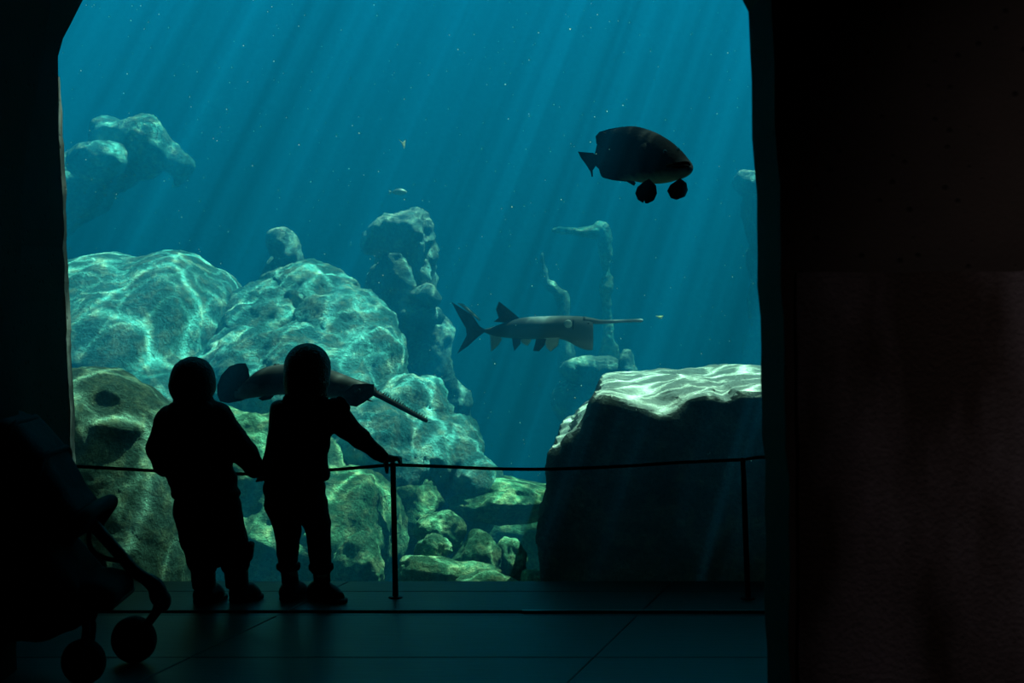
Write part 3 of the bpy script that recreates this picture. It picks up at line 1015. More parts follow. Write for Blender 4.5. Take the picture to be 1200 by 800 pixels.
paddlefish()


def black_fish():
    Y = 5.74
    s = F_PX / Y
    root = empty('black_fish', at(742, 188, Y))
    tag(root, 'big black heavy-bodied fish turned toward the glass, high in the blue water', 'fish')
    k = 1 / 6.153 / s
    def q(zx, zy, dy=0.0): return ((zx / 6.153 + 670 - 742) / s, dy, (188 - (zy / 6.153 + 120)) / s)
    st = [(q(206, 374, .36), 40 * k, 8 * k), (q(226, 364, .345), 84 * k, 14 * k), (q(244, 350, .32), 140 * k, 24 * k), (q(280, 346, .27), 172 * k, 48 * k), (q(360, 342, .2), 194 * k, 78 * k), (q(450, 350, .12), 200 * k, 104 * k),
          (q(540, 386, .03), 192 * k, 118 * k), (q(630, 430, -.06), 166 * k, 118 * k), (q(700, 466, -.13), 124 * k, 106 * k), (q(750, 490, -.17), 84 * k, 86 * k),
          (q(780, 500, -.20), 48 * k, 62 * k), (q(794, 503, -.215), 12 * k, 22 * k)]
    mesh_obj('body', *loft(smooth_stations(st, 44), 32), M['black_skin'], root)
    def F(pts): return [(q(*p)[0], q(*p)[2]) for p in pts]
    fin('dorsal_fin', F([(420, 190), (520, 195), (455, 145), (398, 134), (300, 150), (225, 172), (195, 205), (200, 260), (240, 300), (330, 260)]), M['black_fin'], root, 0.22, 0.02)
    fin('anal_fin', F([(240, 400), (208, 425), (222, 480), (245, 520), (320, 540), (440, 552), (478, 582), (490, 560), (440, 500), (330, 440)]), M['black_fin'], root, 0.18, 0.02)
    fin('tail_fin', F([(215, 330), (195, 306), (140, 302), (75, 296), (100, 345), (140, 400), (172, 450), (182, 492), (192, 488), (190, 440), (212, 410)]), M['black_fin'], root, 0.38, 0.012)
    fin('pectoral_fin', F([(540, 560), (590, 610), (597, 665), (575, 715), (530, 738), (512, 735), (506, 718), (498, 734), (460, 710), (442, 665), (458, 620), (500, 585)]), M['black_fin'], root, -0.10, 0.012)
    fin('pectoral_fin', F([(745, 565), (790, 600), (800, 650), (780, 695), (720, 718), (680, 705), (655, 655), (675, 615), (710, 590)]), M['black_fin'], root, -0.17, 0.012)
    # lips: upper and lower rim of the broad mouth
    rim = spline([q(636, 486, -.245), q(690, 484, -.295), q(745, 480, -.315), q(788, 478, -.265), q(798, 486, -.22)], 18)
    mesh_obj('upper_lip', *tube(rim, [6 * k + 6 * k * math.sin(PI * i / 17) for i in range(18)], 10), M['black_skin'], root)
    rim = spline([q(640, 498, -.245), q(690, 506, -.292), q(745, 504, -.31), q(786, 500, -.265), q(796, 496, -.225)], 18)
    lp = mesh_obj('lower_lip', *tube(rim, [6 * k + 5 * k * math.sin(PI * i / 17) for i in range(18)], 10), M['black_skin'], root)
    ball('eye', q(722, 374, -.222), 13 * k, M['eye'], root, 3)
    ball('eye', q(640, 380, -.17), 13 * k, M['eye'], root, 3)
    ball('gill_cover', q(520, 420, -.055), (62 * k, 50 * k, 120 * k), M['black_skin'], root, 3)


black_fish()


def saw_fish():
    Y = 5.72
    s = F_PX / Y
    root = empty('saw_snouted_fish', at(370, 450, Y))
    tag(root, 'dark mottled fish with a long toothed snout passing behind the second child’s head', 'fish')
    k = 1 / 4.444 / s
    def q(zx, zy, dy=0.0): return ((zx / 4.444 + 245 - 370) / s, dy, (450 - (zy / 4.444 + 395)) / s)
    st = [(q(130, 300), 22 * k, 8 * k), (q(170, 288), 36 * k, 18 * k), (q(220, 266), 52 * k, 34 * k), (q(280, 241), 72 * k, 52 * k), (q(340, 224), 78 * k, 62 * k), (q(420, 220), 80 * k, 68 * k),
          (q(520, 228), 82 * k, 72 * k), (q(620, 242), 74 * k, 72 * k), (q(700, 258), 62 * k, 66 * k), (q(770, 268), 46 * k, 54 * k), (q(835, 274), 32 * k, 40 * k), (q(868, 282), 16 * k, 22 * k)]
    mesh_obj('body', *loft(smooth_stations(st, 44), 28), M['saw_skin'], root)
    def F(pts): return [(q(*p)[0], q(*p)[2]) for p in pts]
    fin('tail_fin', F([(180, 270), (212, 215), (205, 165), (190, 135), (150, 136), (105, 152), (65, 195), (42, 250), (42, 300), (58, 335), (100, 343), (165, 332), (200, 318)]), M['saw_fin'], root, 0.0, 0.016)
    fin('gill_flap', F([(690, 300), (715, 335), (735, 350), (775, 356), (812, 335), (862, 300), (866, 240), (820, 236), (760, 240)]), M['saw_fin'], root, -0.05, 0.018)
    fin('dorsal_fin', F([(320, 160), (332, 146), (345, 138), (350, 150), (358, 137), (372, 142), (392, 140), (400, 165)]), M['saw_fin'], root, 0.0, 0.012)
    fin('pelvic_fin', F([(262, 314), (285, 328), (330, 318), (345, 300), (300, 300)]), M['saw_fin'], root, -0.03, 0.01)
    fin('barbel', F([(800, 318), (826, 314), (862, 332), (840, 330)]), M['saw_fin'], root, -0.03, 0.008)
    a, b = Vector(q(845, 280)), Vector(q(1138, 438))
    sn = [(a.lerp(b, t), h * k, w * k) for t, h, w in [(0, 17, 24), (.1, 17, 20), (.3, 15, 18), (.6, 14, 18), (.85, 12, 18), (.97, 11, 17), (1.0, 6, 10)]]
    sno = mesh_obj('snout', *loft(smooth_stations(sn, 26), 16), M['saw_fin'], root)
    d = (b - a).normalized(); up = Vector((-d.z, 0, d.x))
    rnd = random.Random(4)
    for i in range(22):
        t = 0.06 + 0.90 * i / 21
        p = a.lerp(b, t) + up * (13 * k)
        h = (19 if t < 0.55 else 10) * k * rnd.uniform(0.6, 1.2)
        r = 4.2 * k
        V = [p + d * r, p + Vector((0, -r, 0)), p - d * r, p + Vector((0, r, 0)), p + up * h + d * r * rnd.uniform(-1, 1)]
        mesh_obj('snout_tooth', V, [(3, 2, 1, 0), (0, 1, 4), (1, 2, 4), (2, 3, 4), (3, 0, 4)], M['saw_fin'], root, smooth=False)
    ball('eye', q(800, 262, -.125), 7 * k, M['eye'], root, 2)


saw_fish()


def small_fish():
    Y = 9.0
    root = empty('small_fish', at(467, 225, Y))
    tag(root, 'small pale fish swimming just above the slender rock tower', 'fish')
    s = F_PX / Y
    st = [((-7 / s, 0, 0), 1.2 / s, .8 / s), ((-3 / s, 0, .2 / s), 3.2 / s, 2 / s), ((2 / s, 0, .3 / s), 4 / s, 2.4 / s), ((7 / s, 0, 0), 2.6 / s, 2 / s), ((10 / s, 0, -.5 / s), .5 / s, .5 / s)]
    mesh_obj('body', *loft(smooth_stations(st, 16), 14), M['pale_fin'], root)
    fin('tail_fin', [(-6 / s, 0), (-12 / s, 3 / s), (-11 / s, 0), (-12 / s, -4 / s)], M['pale_fin'], root, 0, 0.01)


small_fish()


def drifting_leaf(label, x, y, Y, pts, c):
    s = F_PX / Y
    m = plain('leaf_scrap', c, 0.8, bump=0.3)
    o = fin('drifting_leaf', [(px / s, -py / s) for px, py in pts], m, None, 0, 0.006, 0.5)
    o.location = at(x, y, Y)
    tag(o, label, 'leaf')


drifting_leaf('scrap of pale weed drifting high in the middle of the water', 472, 168, 7.2, [(-6, -6), (0, -1), (4, -5), (3, 4), (2, 7), (0, 3), (-2, -1)], (0.5, 0.55, 0.35))
drifting_leaf('scrap of yellow weed drifting right of the flat snout’s tip', 773, 371, 7.6, [(-5, -1), (5, -1.5), (2, 2), (-1, 2)], (0.7, 0.65, 0.25))


def motes():
    rnd = random.Random(11)
    V, Fc = [], []
    B, BF = ico(1)
    B = B[:12] if len(B) > 12 else B
    Bm = bmesh.new(); bmesh.ops.create_icosphere(Bm, subdivisions=1, radius=1.0)
    bv = [v.co.copy() for v in Bm.verts]; bf = [tuple(v.index for v in f.verts) for f in Bm.faces]; Bm.free()
    for i in range(900):
        Y = 5.6 + 4.5 * rnd.random() ** 1.5
        p = at(rnd.uniform(70, 895), rnd.uniform(-10, 560), Y)
        r = rnd.uniform(0.0010, 0.0024) * (1.7 if rnd.random() < 0.06 else 1)
        o = len(V)
        V += [p + v * r for v in bv]; Fc += [tuple(i + o for i in f) for f in bf]
    o = mesh_obj('suspended_particles', V, Fc, plain('white_particles', (0.85, 0.87, 0.8), 0.8))
    tag(o, 'fine white specks drifting all through the tank water', 'particles', kind='stuff')


motes()


# ------------------------------------------------------------------ rope barrier
def sub3(c, r, h, seg=24, rim=0.0015):
    prof = [(0.0, h), (r * 0.8, h), (r - rim, h * 0.75), (r, h * 0.4), (r, 0.0), (0.0, 0.0)]
    return lathe(prof, c, seg)


def lathe(prof, c, seg=24):
    V, Fc = [], []
    n = len(prof)
    for k in range(seg):
        a = 2 * PI * k / seg
        for r, z in prof:
            V.append((c[0] + r * math.cos(a), c[1] + r * math.sin(a), c[2] + z))
    for k in range(seg):
        for i in range(n - 1):
            a, b = k * n + i, ((k + 1) % seg) * n + i
            Fc.append((a, b, b + 1, a + 1))
    return V, Fc


def post(label, x_top, x_bot, y_bot, y_top):
    base = flo((x_bot), y_bot)
    base.z = 0
    top = at(x_top, y_top, base.y)
    root = empty('barrier_post', base)
    tag(root, label, 'post', 'black posts of the rope barrier')
    mesh_obj('base_plate', *sub3((0, 0, 0), 0.026, 0.006), M['metal_black'], root)
    mesh_obj('pole', *tube([(0, 0, 0.004), (top.x - base.x, 0, top.z)], 0.0105, 16), M['metal_black'], root)
    V, Fc = ico(2)
    mesh_obj('pole_cap', V * np.array([0.0115, 0.0115, 0.005]) + np.array([top.x - base.x, 0, top.z]), Fc, M['metal_black'], root)
    return base, top


b1, t1 = post('black barrier post that the second child rests a hand on', 460.5, 463.5, 700, 543)
b2, t2 = post('black barrier post beside the pillar, in front of the big dark boulder', 870.5, 876.5, 701, 537)


def rope():
    Yb = t1.y
    def pt(x, y): return at(x, y, Yb)
    left = [pt(84, 546), pt(140, 549), pt(200, 552.5), pt(260, 554.5), pt(310, 555), pt(380, 551), (t1.x, t1.y, t1.z - 0.004)]
    pts = [Vector(p) for p in spline(left, 40)]
    right = [(t1.x, t1.y, t1.z - 0.004), pt(520, 546.5), pt(580, 549), pt(640, 549.5), pt(720, 546.5), pt(800, 541.5), (t2.x, t2.y, t2.z - 0.004)]
    pts += [Vector(p) for p in spline(right, 50)][1:]
    pts += [Vector(p) for p in spline([(t2.x, t2.y, t2.z - 0.004), pt(900, 535.5), pt(985, 541)], 12)][1:]
    o = mesh_obj('barrier_rope', *tube(pts, 0.0062, 8), plain('black_cord', (0.012, 0.012, 0.013), 0.8, bump=0.6, bscale=220))
    tag(o, 'thin black rope strung between the posts in front of the glass', 'rope')


rope()

# ------------------------------------------------------------------ the two children
KY = 5.05
KS = F_PX / KY


class Px:
    """Shapes of a figure laid out in units of 1/330 m: (across, towards the glass, down)."""
    def __init__(s, x0, y0): s.x0, s.y0 = x0, y0
    @staticmethod
    def w(p): q = at(p[0], p[2], KY); return (q.x, KY + p[1] / KS, q.z)


def cone(a, b, ra, rb): return lambda P: sd_cone(P, Px.w(a), Px.w(b), ra / KS, rb / KS)
def ell(c, r, rot=None): return lambda P: sd_ell(P, Px.w(c), [k / KS for k in r], rot)
def bx(c, h, r=2, rot=None): return lambda P: sd_box(P, Px.w(c), [k / KS for k in h], r / KS, rot)


def union(fs, k):
    def fn(P):
        d = fs[0](P)
        for f in fs[1:]: d = smin(d, f(P), k / KS)
        return d
    return fn


def cut(f, g, k=1.5):
    return lambda P: smax(f(P), -g(P), k / KS)


def below(f, y):
    """Keep what lies lower than pixel row y."""
    z = at(600, y, KY).z
    return lambda P: smax(f(P), P[..., 2] - z, 2 / KS)


def above(f, y):
    z = at(600, y, KY).z
    return lambda P: smax(f(P), z - P[..., 2], 2 / KS)


def grow(name, f, lo, hi, mat, root, cell=1.5, amp=0.0, scale=22.0, seed=1.0, ridged=0.4):
    a, b = np.array(Px.w(lo)), np.array(Px.w(hi))
    l, h = np.minimum(a, b), np.maximum(a, b)
    l[2] = max(l[2], -0.004)
    v, fc = nets(f, l - 2 / KS, h + 2 / KS, cell / KS)
    if amp: v = craggy(v, fc, amp / KS, scale, seed, ridged, 3)
    v[:, 2] = np.maximum(v[:, 2], 0.0)
    return np_obj(name, v, fc, mat, root)


M['skin'] = plain('child_skin', (0.52, 0.33, 0.25), 0.55, var=0.08)
M['hair_dark'] = plain('dark_brown_hair', (0.016, 0.011, 0.008), 0.55, bump=0.9, bscale=130, var=0.3, vscale=60)
M['hair_brown'] = plain('brown_hair', (0.06, 0.04, 0.026), 0.5, bump=0.9, bscale=130, var=0.3, vscale=60)
M['coat_black'] = plain('black_padded_coat', (0.010, 0.010, 0.012), 0.75, bump=0.4, bscale=120, spec=0.2)
M['jacket_navy'] = plain('dark_jacket', (0.013, 0.013, 0.016), 0.8, bump=0.4, bscale=140, spec=0.2)
M['trouser_black'] = plain('black_trousers', (0.010, 0.010, 0.011), 0.85, bump=0.4, bscale=120, spec=0.2)
M['trouser_grey'] = plain('charcoal_trousers', (0.045, 0.043, 0.046), 0.85, bump=0.5, bscale=140, spec=0.2)
M['shoe_black'] = plain('black_shoe', (0.012, 0.012, 0.013), 0.6)
M['sole_dark'] = plain('dark_sole', (0.018, 0.018, 0.018), 0.7)
M['sole_grey'] = plain('grey_sole', (0.07, 0.07, 0.075), 0.7)


def limb(pts):
    """Chain of tapered links through (point, radius)."""
    return [cone(pts[i][0], pts[i + 1][0], pts[i][1], pts[i + 1][1]) for i in range(len(pts) - 1)]


def finger(pts, r): return limb([(p, r * (1 - 0.12 * i)) for i, p in enumerate(pts)])


def face(c, r):
    """Nose, ears, brow and chin of a head whose face is turned to the glass (away from the viewer)."""
    x, d, y = c
    return [ell((x, d + r[1] * .98, y + r[2] * .22), (3.0, 4.0, 3.4)),
            ell((x - r[0] * 1.0, d - 1, y + r[2] * .18), (2.2, 4.5, 6.0)), ell((x + r[0] * 1.0, d - 1, y + r[2] * .18), (2.2, 4.5, 6.0)),
            ell((x, d + r[1] * .62, y + r[2] * .78), (9, 8, 6)),
            ell((x - 9, d + r[1] * .66, y + r[2] * .42), (9, 8, 9)), ell((x + 9, d + r[1] * .66, y + r[2] * .42), (9, 8, 9))]


def face_details(c, r, root):
    x, d, y = c
    for s in (-1, 1):
        p = Px.w((x + s * r[0] * .38, d + r[1] * .90, y + r[2] * .04))
        hang(ball('eye', (p[0], p[1], p[2]), 3.4 / KS, M['eye'], None, 2), root)
    pts = [Px.w((x + t * 7, d + r[1] * 1.02 - abs(t) * 2.2, y + r[2] * .56 - abs(t) * 1.0)) for t in (-1, -.5, 0, .5, 1)]
    hang(mesh_obj('mouth', *tube(pts, [.5 / KS, 1.3 / KS, 1.5 / KS, 1.3 / KS, .5 / KS], 8), plain('lips', (0.42, 0.16, 0.14), 0.5)), root)


def shoe(root, heel, toe, ankle, h, w, upper, sole, lift=0.0, cell=1.1):
    """A trainer: tread, upper and tongue; heel and toe are (across, depth, row of the tread)."""
    hx, hd, hy = heel; tx, td, ty = toe
    up = union([cone((hx, hd, hy - 9), (hx * .35 + tx * .65, hd * .35 + td * .65, hy * .35 + ty * .65 - 8), w * .92, w * .86),
                cone((hx * .35 + tx * .65, hd * .35 + td * .65, hy * .35 + ty * .65 - 8), (hx * .06 + tx * .94, hd * .06 + td * .94, ty - 6), w * .84, w * .62),
                cone((hx, hd, hy - 10), (ankle[0], ankle[1], ankle[2]), w * .88, w * .74),
                cone((hx * .5 + tx * .5, hd * .5 + td * .5, hy * .5 + ty * .5 - 12), (ankle[0] * .7 + tx * .3, ankle[1] * .7 + td * .3, ankle[2] + 4), w * .62, w * .5)], 4)
    so = union([cone((hx, hd, hy - 2.4), (tx, td, ty - 2.4), w * .94, w * .80)], 1)
    zt = lambda P, dy: at(600, 0, KY).z
    a, b = Vector(Px.w((hx, hd, hy))), Vector(Px.w((tx, td, ty)))
    ax = (b - a); L2 = ax.x ** 2 + ax.y ** 2
    def ground(P):
        t = ((P[..., 0] - a.x) * ax.x + (P[..., 1] - a.y) * ax.y) / L2
        return a.z + np.clip(t, -.3, 1.3) * (b.z - a.z)
    upper_f = lambda P: smax(up(P), (ground(P) + 3.6 / KS) - P[..., 2], 1.0 / KS)
    sole_f = lambda P: smax(smax(so(P), ground(P) - P[..., 2], 1.0 / KS), P[..., 2] - (ground(P) + 5.2 / KS), 1.0 / KS)
    lo = (min(hx, tx, ankle[0]) - w * 1.3, min(hd, td, ankle[1]) - w * 1.3, max(hy, ty) + 2)
    hi = (max(hx, tx, ankle[0]) + w * 1.3, max(hd, td, ankle[1]) + w * 1.3, min(ankle[2], hy) - w - 4)
    s = grow('shoe', upper_f, lo, hi, upper, root, cell, 0.35, 30.0, hx)
    so_ = grow('sole', sole_f, lo, hi, sole, None, cell)
    so_.parent = s; so_.matrix_parent_inverse = s.matrix_parent_inverse.copy()
    if s.parent: so_.matrix_parent_inverse = Matrix.Identity(4); so_.location = (0, 0, 0)
    return s


def child_left():
    root = empty('person', (at(247, 700, KY).x, KY, 0))
    tag(root, 'child in a bulky dark coat and loose trousers, left of the two', 'person')
    hc, hr = (226, 4, 449), (24, 26, 29)
    body = [ell(hc, hr)] + face(hc, hr)
    body += limb([((227, 2, 470), 11), ((229, 0, 486), 12)])
    body += [ell((230, 0, 505), (32, 20, 28)), ell((233, 0, 545), (30, 20, 34)), ell((240, 0, 585), (31, 22, 24))]
    body += limb([((201, 0, 492), 13), ((188, 4, 522), 10.5), ((206, 24, 546), 8), ((220, 32, 548), 6)])
    body += limb([((262, 0, 492), 13), ((285, -2, 524), 10), ((302, 4, 551), 7)])
    body += limb([((226, 0, 590), 17), ((233, 0, 640), 12.5), ((240, 2, 694), 9)])
    body += limb([((258, 0, 590), 17), ((271, 1, 640), 12.5), ((277, 9, 692), 9)])
    f1 = union(body, 4)
    # right hand holding the other child's hand; fingers wrap it
    palm = union([ell((304, 5, 556), (6.5, 4, 7))] + [], 2)
    fing = []
    for i in range(4):
        fing += finger([(301 + i * 2.6, 8, 560), (303 + i * 2.7, 12, 564 - i), (308 + i * 2.2, 12, 563 - i * 1.5)], 2.3)
    fing += finger([(300, 4, 552), (304, -1, 557), (309, -3, 558)], 2.5)
    left_f = [ell((222, 33, 548), (6, 6, 5))]
    for i in range(4):
        left_f += finger([(224, 30 + i * 2.4 - 2, 546 + i * 1.5), (230, 31 + i * 2.4 - 2, 547 + i * 1.5), (234, 30 + i * 2.0 - 2, 550 + i * 1.5)], 2.2)
    left_f += finger([(221, 36, 544), (226, 39, 541), (230, 40, 541)], 2.3)
    fn = lambda P: smin(smin(f1(P), union([palm] + fing, 1)(P), 1.5 / KS), union(left_f, 1)(P), 1.5 / KS)
    grow('body', fn, (168, -36, 708), (326, 48, 416), M['skin'], root, 1.5)
    face_details(hc, hr, root)
    hair = [ell((226, 1, 448), (26, 28, 30)), ell((226, -4, 452), (27, 24, 24)), ell((225.5, -2, 438), (23.5, 24, 18.5))]
    hf = cut(union(hair, 4), ell((226, 34, 462), (24, 22, 30)), 3)
    grow('hair', hf, (194, -34, 484), (258, 36, 412), M['hair_dark'], root, 1.2, .8, 40.0, 3.0)
    coat = [ell((228, 0, 508), (43, 27, 33)), ell((229, 0, 536), (45, 28, 34)), ell((238, 0, 562), (41, 27, 26)), cone((227, 0, 474), (228, -2, 484), 24, 32),
            ell((241, 0, 578), (41, 26, 14))]
    coat += limb([((202, 0, 496), 22), ((190, 2, 525), 18), ((192, 14, 543), 16), ((205, 24, 549), 12)])
    coat += limb([((252, 0, 492), 22), ((270, -1, 512), 17), ((288, 0, 532), 14.5), ((298, 3, 548), 12.5)])
    cf = union(coat, 5)
    cf = above(cf, 587)
    grow('coat', cf, (164, -40, 592), (318, 44, 462), M['coat_black'], root, 1.6, 1.3, 15.0, 5.0)
    hood = union([cone((211, -14, 481), (243, -14, 481), 12, 12), cone((206, -2, 480), (211, -14, 482), 9, 11), cone((248, -2, 480), (243, -14, 482), 9, 11)], 5)
    grow('hood', hood, (190, -34, 500), (264, 14, 464), M['coat_black'], root, 1.5, .8, 20.0, 6.0)
    tr = [ell((243, 0, 590), (38, 27, 24)), ell((220, -1, 598), (15, 24, 24))]
    tr += limb([((225, 0, 600), 21), ((231, 0, 630), 19), ((236, 1, 655), 16.5), ((239, 2, 664), 15)])
    tr += limb([((262, 0, 600), 22), ((270, 0, 632), 18.5), ((275, 1, 655), 17), ((275, 2, 660), 16)])
    tf = union(tr, 6)
    tf = below(above(tf, 671), 574)
    grow('trousers', tf, (196, -36, 676), (304, 38, 570), M['trouser_black'], root, 1.5, 1.5, 16.0, 7.0)
    pk = union([bx((292, 0, 646), (4.5, 10, 11), 3, (0, 0.12, 0))], 1)
    grow('cargo_pocket', pk, (284, -14, 662), (302, 14, 630), M['trouser_black'], root, 1.2, .5, 30., 8.)
    pk = union([bx((257, -2, 655), (3.5, 8, 9), 3, (0, 0.1, 0))], 1)
    grow('cargo_pocket', pk, (250, -14, 668), (264, 10, 644), M['trouser_black'], root, 1.2, .5, 30., 9.)
    for a, b in (((237, 1, 660), (240, 2, 700)), ((275, 3, 655), (277, 9, 695))):
        leg = above(union([cone(a, b, 14.5, 13.5)], 1), 690)
        grow('boot_shaft', leg, (a[0] - 20, -20, 694), (b[0] + 20, 24, a[2] - 2), M['shoe_black'], root, 1.3, .7, 24., a[0])
    shoe(root, (240, -2, 706), (252, 20, 706), (240, 2, 690), 20, 14.0, M['shoe_black'], M['sole_dark'])
    shoe(root, (279, 8, 706), (295, 22, 706), (277, 8, 690), 20, 13.0, M['shoe_black'], M['sole_dark'])


child_left()


def child_right():
    root = empty('person', (at(345, 700, KY).x, KY, 0))
    tag(root, 'small child in a dark jacket and charcoal trousers, resting one hand on the post', 'person')
    hc, hr = (360, 6, 437), (24, 26, 29)
    body = [ell(hc, hr)] + face(hc, hr)
    body += limb([((360, 2, 460), 10.5), ((358, 0, 478), 12)])
    body += [ell((357, 0, 495), (29, 18, 26)), ell((350, 0, 532), (28, 18, 32)), ell((346, 0, 570), (30, 20, 24))]
    body += limb([((392, 0, 482), 12), ((419, 10, 512), 9), ((441, 22, 535), 6.5), ((449, 26, 540), 5.5)])
    body += limb([((328, 0, 480), 12), ((322, 2, 516), 9), ((312, 4, 546), 6.5)])
    body += limb([((329, 2, 585), 16), ((336, 8, 630), 12), ((338, 18, 688), 8.5)])
    body += limb([((364, 0, 585), 16), ((374, 3, 632), 12), ((376, 14, 690), 8.5)])
    f1 = union(body, 4)
    hand = [ell((455, 27, 540.5), (8.5, 6, 4.6), (0, 0.25, 0))]
    for i in range(4):            # fingers close over the top of the post and the rope
        o = i * 2.9
        hand += finger([(457 + o * .7, 24 + o * .75 - 4, 538.5 + i * .35), (464 + o * .35, 23 + o * 1.0 - 5, 539 + i * .5), (467 + o * .1, 22 + o * 1.0 - 5, 544 + i * .7)], 2.5)
    hand += finger([(450, 22, 544), (451.5, 18, 550), (452, 17, 555.5)], 3.0)     # thumb hangs down on this side
    left = [ell((309, 5, 553), (5.5, 4, 7))]
    for i in range(4):
        left += finger([(306 + i * 1.9, 3, 558), (303 + i * 2.2, 0, 562 - i * .3), (300 + i * 2.4, 3, 564 - i * .8)], 2.2)
    left += finger([(312, 2, 551), (311, -2, 556), (308, -3, 560)], 2.4)
    fn = lambda P: smin(smin(f1(P), union(hand, 1)(P), 2 / KS), union(left, 1)(P), 1.5 / KS)
    grow('body', fn, (292, -34, 704), (476, 50, 404), M['skin'], root, 1.4)
    face_details(hc, hr, root)
    hair = [ell((360, 2, 431), (27.5, 29, 29)), ell((360, -6, 446), (27, 22, 24)), ell((359, -4, 458), (24, 19, 14))]
    hf = cut(union(hair, 4), ell((360, 36, 448), (24, 22, 32)), 3)
    hf = lambda P, hf=hf: smin(hf(P), union([cone((380, -4, 464), (386, -4, 473), 5, 1.5), cone((340, -4, 462), (337, -5, 472), 5, 1.5), cone((362, -16, 464), (363, -16, 474), 9, 5)], 3)(P), 3 / KS)
    grow('hair', hf, (328, -36, 482), (392, 38, 398), M['hair_brown'], root, 1.2, .7, 45.0, 4.0)
    jk = [ell((358, 0, 494), (38, 25, 28)), ell((353, 0, 518), (34, 24, 32)), ell((349, 0, 540), (35, 24, 26)), cone((358, 0, 470), (358, -1, 480), 20, 28),
          cone((332, 0, 556), (372, 0, 555), 24, 15)]
    jk += limb([((392, 0, 482), 16.5), ((404, 4, 499), 14), ((421, 11, 515), 11.5), ((440, 21, 533), 8.2), ((446, 25, 538), 7.6)])
    jk += limb([((334, 0, 484), 16), ((326, 2, 514), 12), ((316, 4, 545), 10)])
    jf = above(union(jk, 4), 563)
    grow('jacket', jf, (300, -36, 568), (462, 42, 456), M['jacket_navy'], root, 1.5, .8, 20.0, 11.0)
    frill = union([cone((399, -4, 470), (405, -2, 478), 6, 6), cone((404, -2, 476), (407, 2, 486), 4, 3)], 2)
    grow('shoulder_frill', frill, (386, -18, 498), (418, 14, 458), M['jacket_navy'], root, 1.1, 1.6, 60.0, 12.0)
    collar = union([cone((342, -8, 468), (374, -8, 468), 9, 9), cone((338, 2, 468), (342, -8, 469), 7, 8), cone((378, 2, 468), (374, -8, 469), 7, 8)], 4)
    grow('collar', collar, (326, -28, 484), (394, 16, 454), M['jacket_navy'], root, 1.4, .5, 26., 13.)
    hem = union([bx((372, -2, 556), (9, 18, 7), 3)], 1)
    grow('jacket_hem', hem, (358, -26, 568), (386, 22, 544), M['jacket_navy'], root, 1.3, .5, 26., 14.)
    tr = [ell((345, 0, 572), (37, 25, 24)), ell((346, -3, 592), (34, 24, 20))]
    tr += limb([((331, 1, 592), 21), ((337, 4, 622), 15.5), ((336, 8, 646), 12.5), ((335, 16, 668), 11.5)])
    tr += limb([((364, 0, 592), 21), ((372, -1, 614), 15.5), ((374, 6, 646), 12.8), ((375, 12, 670), 12.2)])
    tf = below(above(union(tr, 4), 674), 552)
    grow('trousers', tf, (302, -34, 678), (396, 34, 548), M['trouser_grey'], root, 1.4, 1.3, 18.0, 15.0)
    for (x, d, y), r in (((335.5, 15, 666), 12.3), ((374.5, 11, 666), 12.9)):
        cu = union([cone((x - 2, d, y), (x + 2, d, y), r, r)], 1)
        cu = below(above(cu, y + 5), y - 4)
        grow('trouser_cuff', cu, (x - 20, d - 20, y + 10), (x + 20, d + 20, y - 10), M['trouser_grey'], root, 1.2, .8, 40., x)
    for a, b in (((336, 15, 668), (338, 19, 692)), ((375, 11, 668), (376, 14, 692))):
        grow('sock', above(union([cone(a, b, 10, 10)], 1), 694), (a[0] - 16, a[1] - 16, 698), (b[0] + 16, b[1] + 16, a[2] - 4), M['trouser_black'], root, 1.3, .3, 40., a[0])
    shoe(root, (336, 14, 706), (350, 38, 706), (338, 20, 686), 20, 12.0, M['shoe_black'], M['sole_grey'])
    shoe(root, (368, 20, 706), (398, 2, 706), (375, 14, 686), 20, 12.0, M['shoe_black'], M['sole_grey'])


child_right()


# ------------------------------------------------------------------ pushchair at the left
SY = 4.16
SS = F_PX / SY


def S(x, y, d=0.0):
    p = at(x, y, SY)
    return (p.x, SY + d / SS, max(p.z, 0.0))


M['fabric'] = plain('black_pushchair_fabric', (0.014, 0.014, 0.016), 0.85, bump=0.4, bscale=160, spec=0.2)
M['hood_fabric'] = plain('navy_hood_fabric', (0.016, 0.018, 0.026), 0.8, bump=0.4, bscale=160, spec=0.25)
M['frame_black'] = plain('black_anodised_tube', (0.012, 0.012, 0.012), 0.4, spec=0.4)
M['rubber'] = plain('black_rubber', (0.010, 0.010, 0.010), 0.85)
M['hub'] = plain('dark_plastic_hub', (0.022, 0.020, 0.019), 0.5)


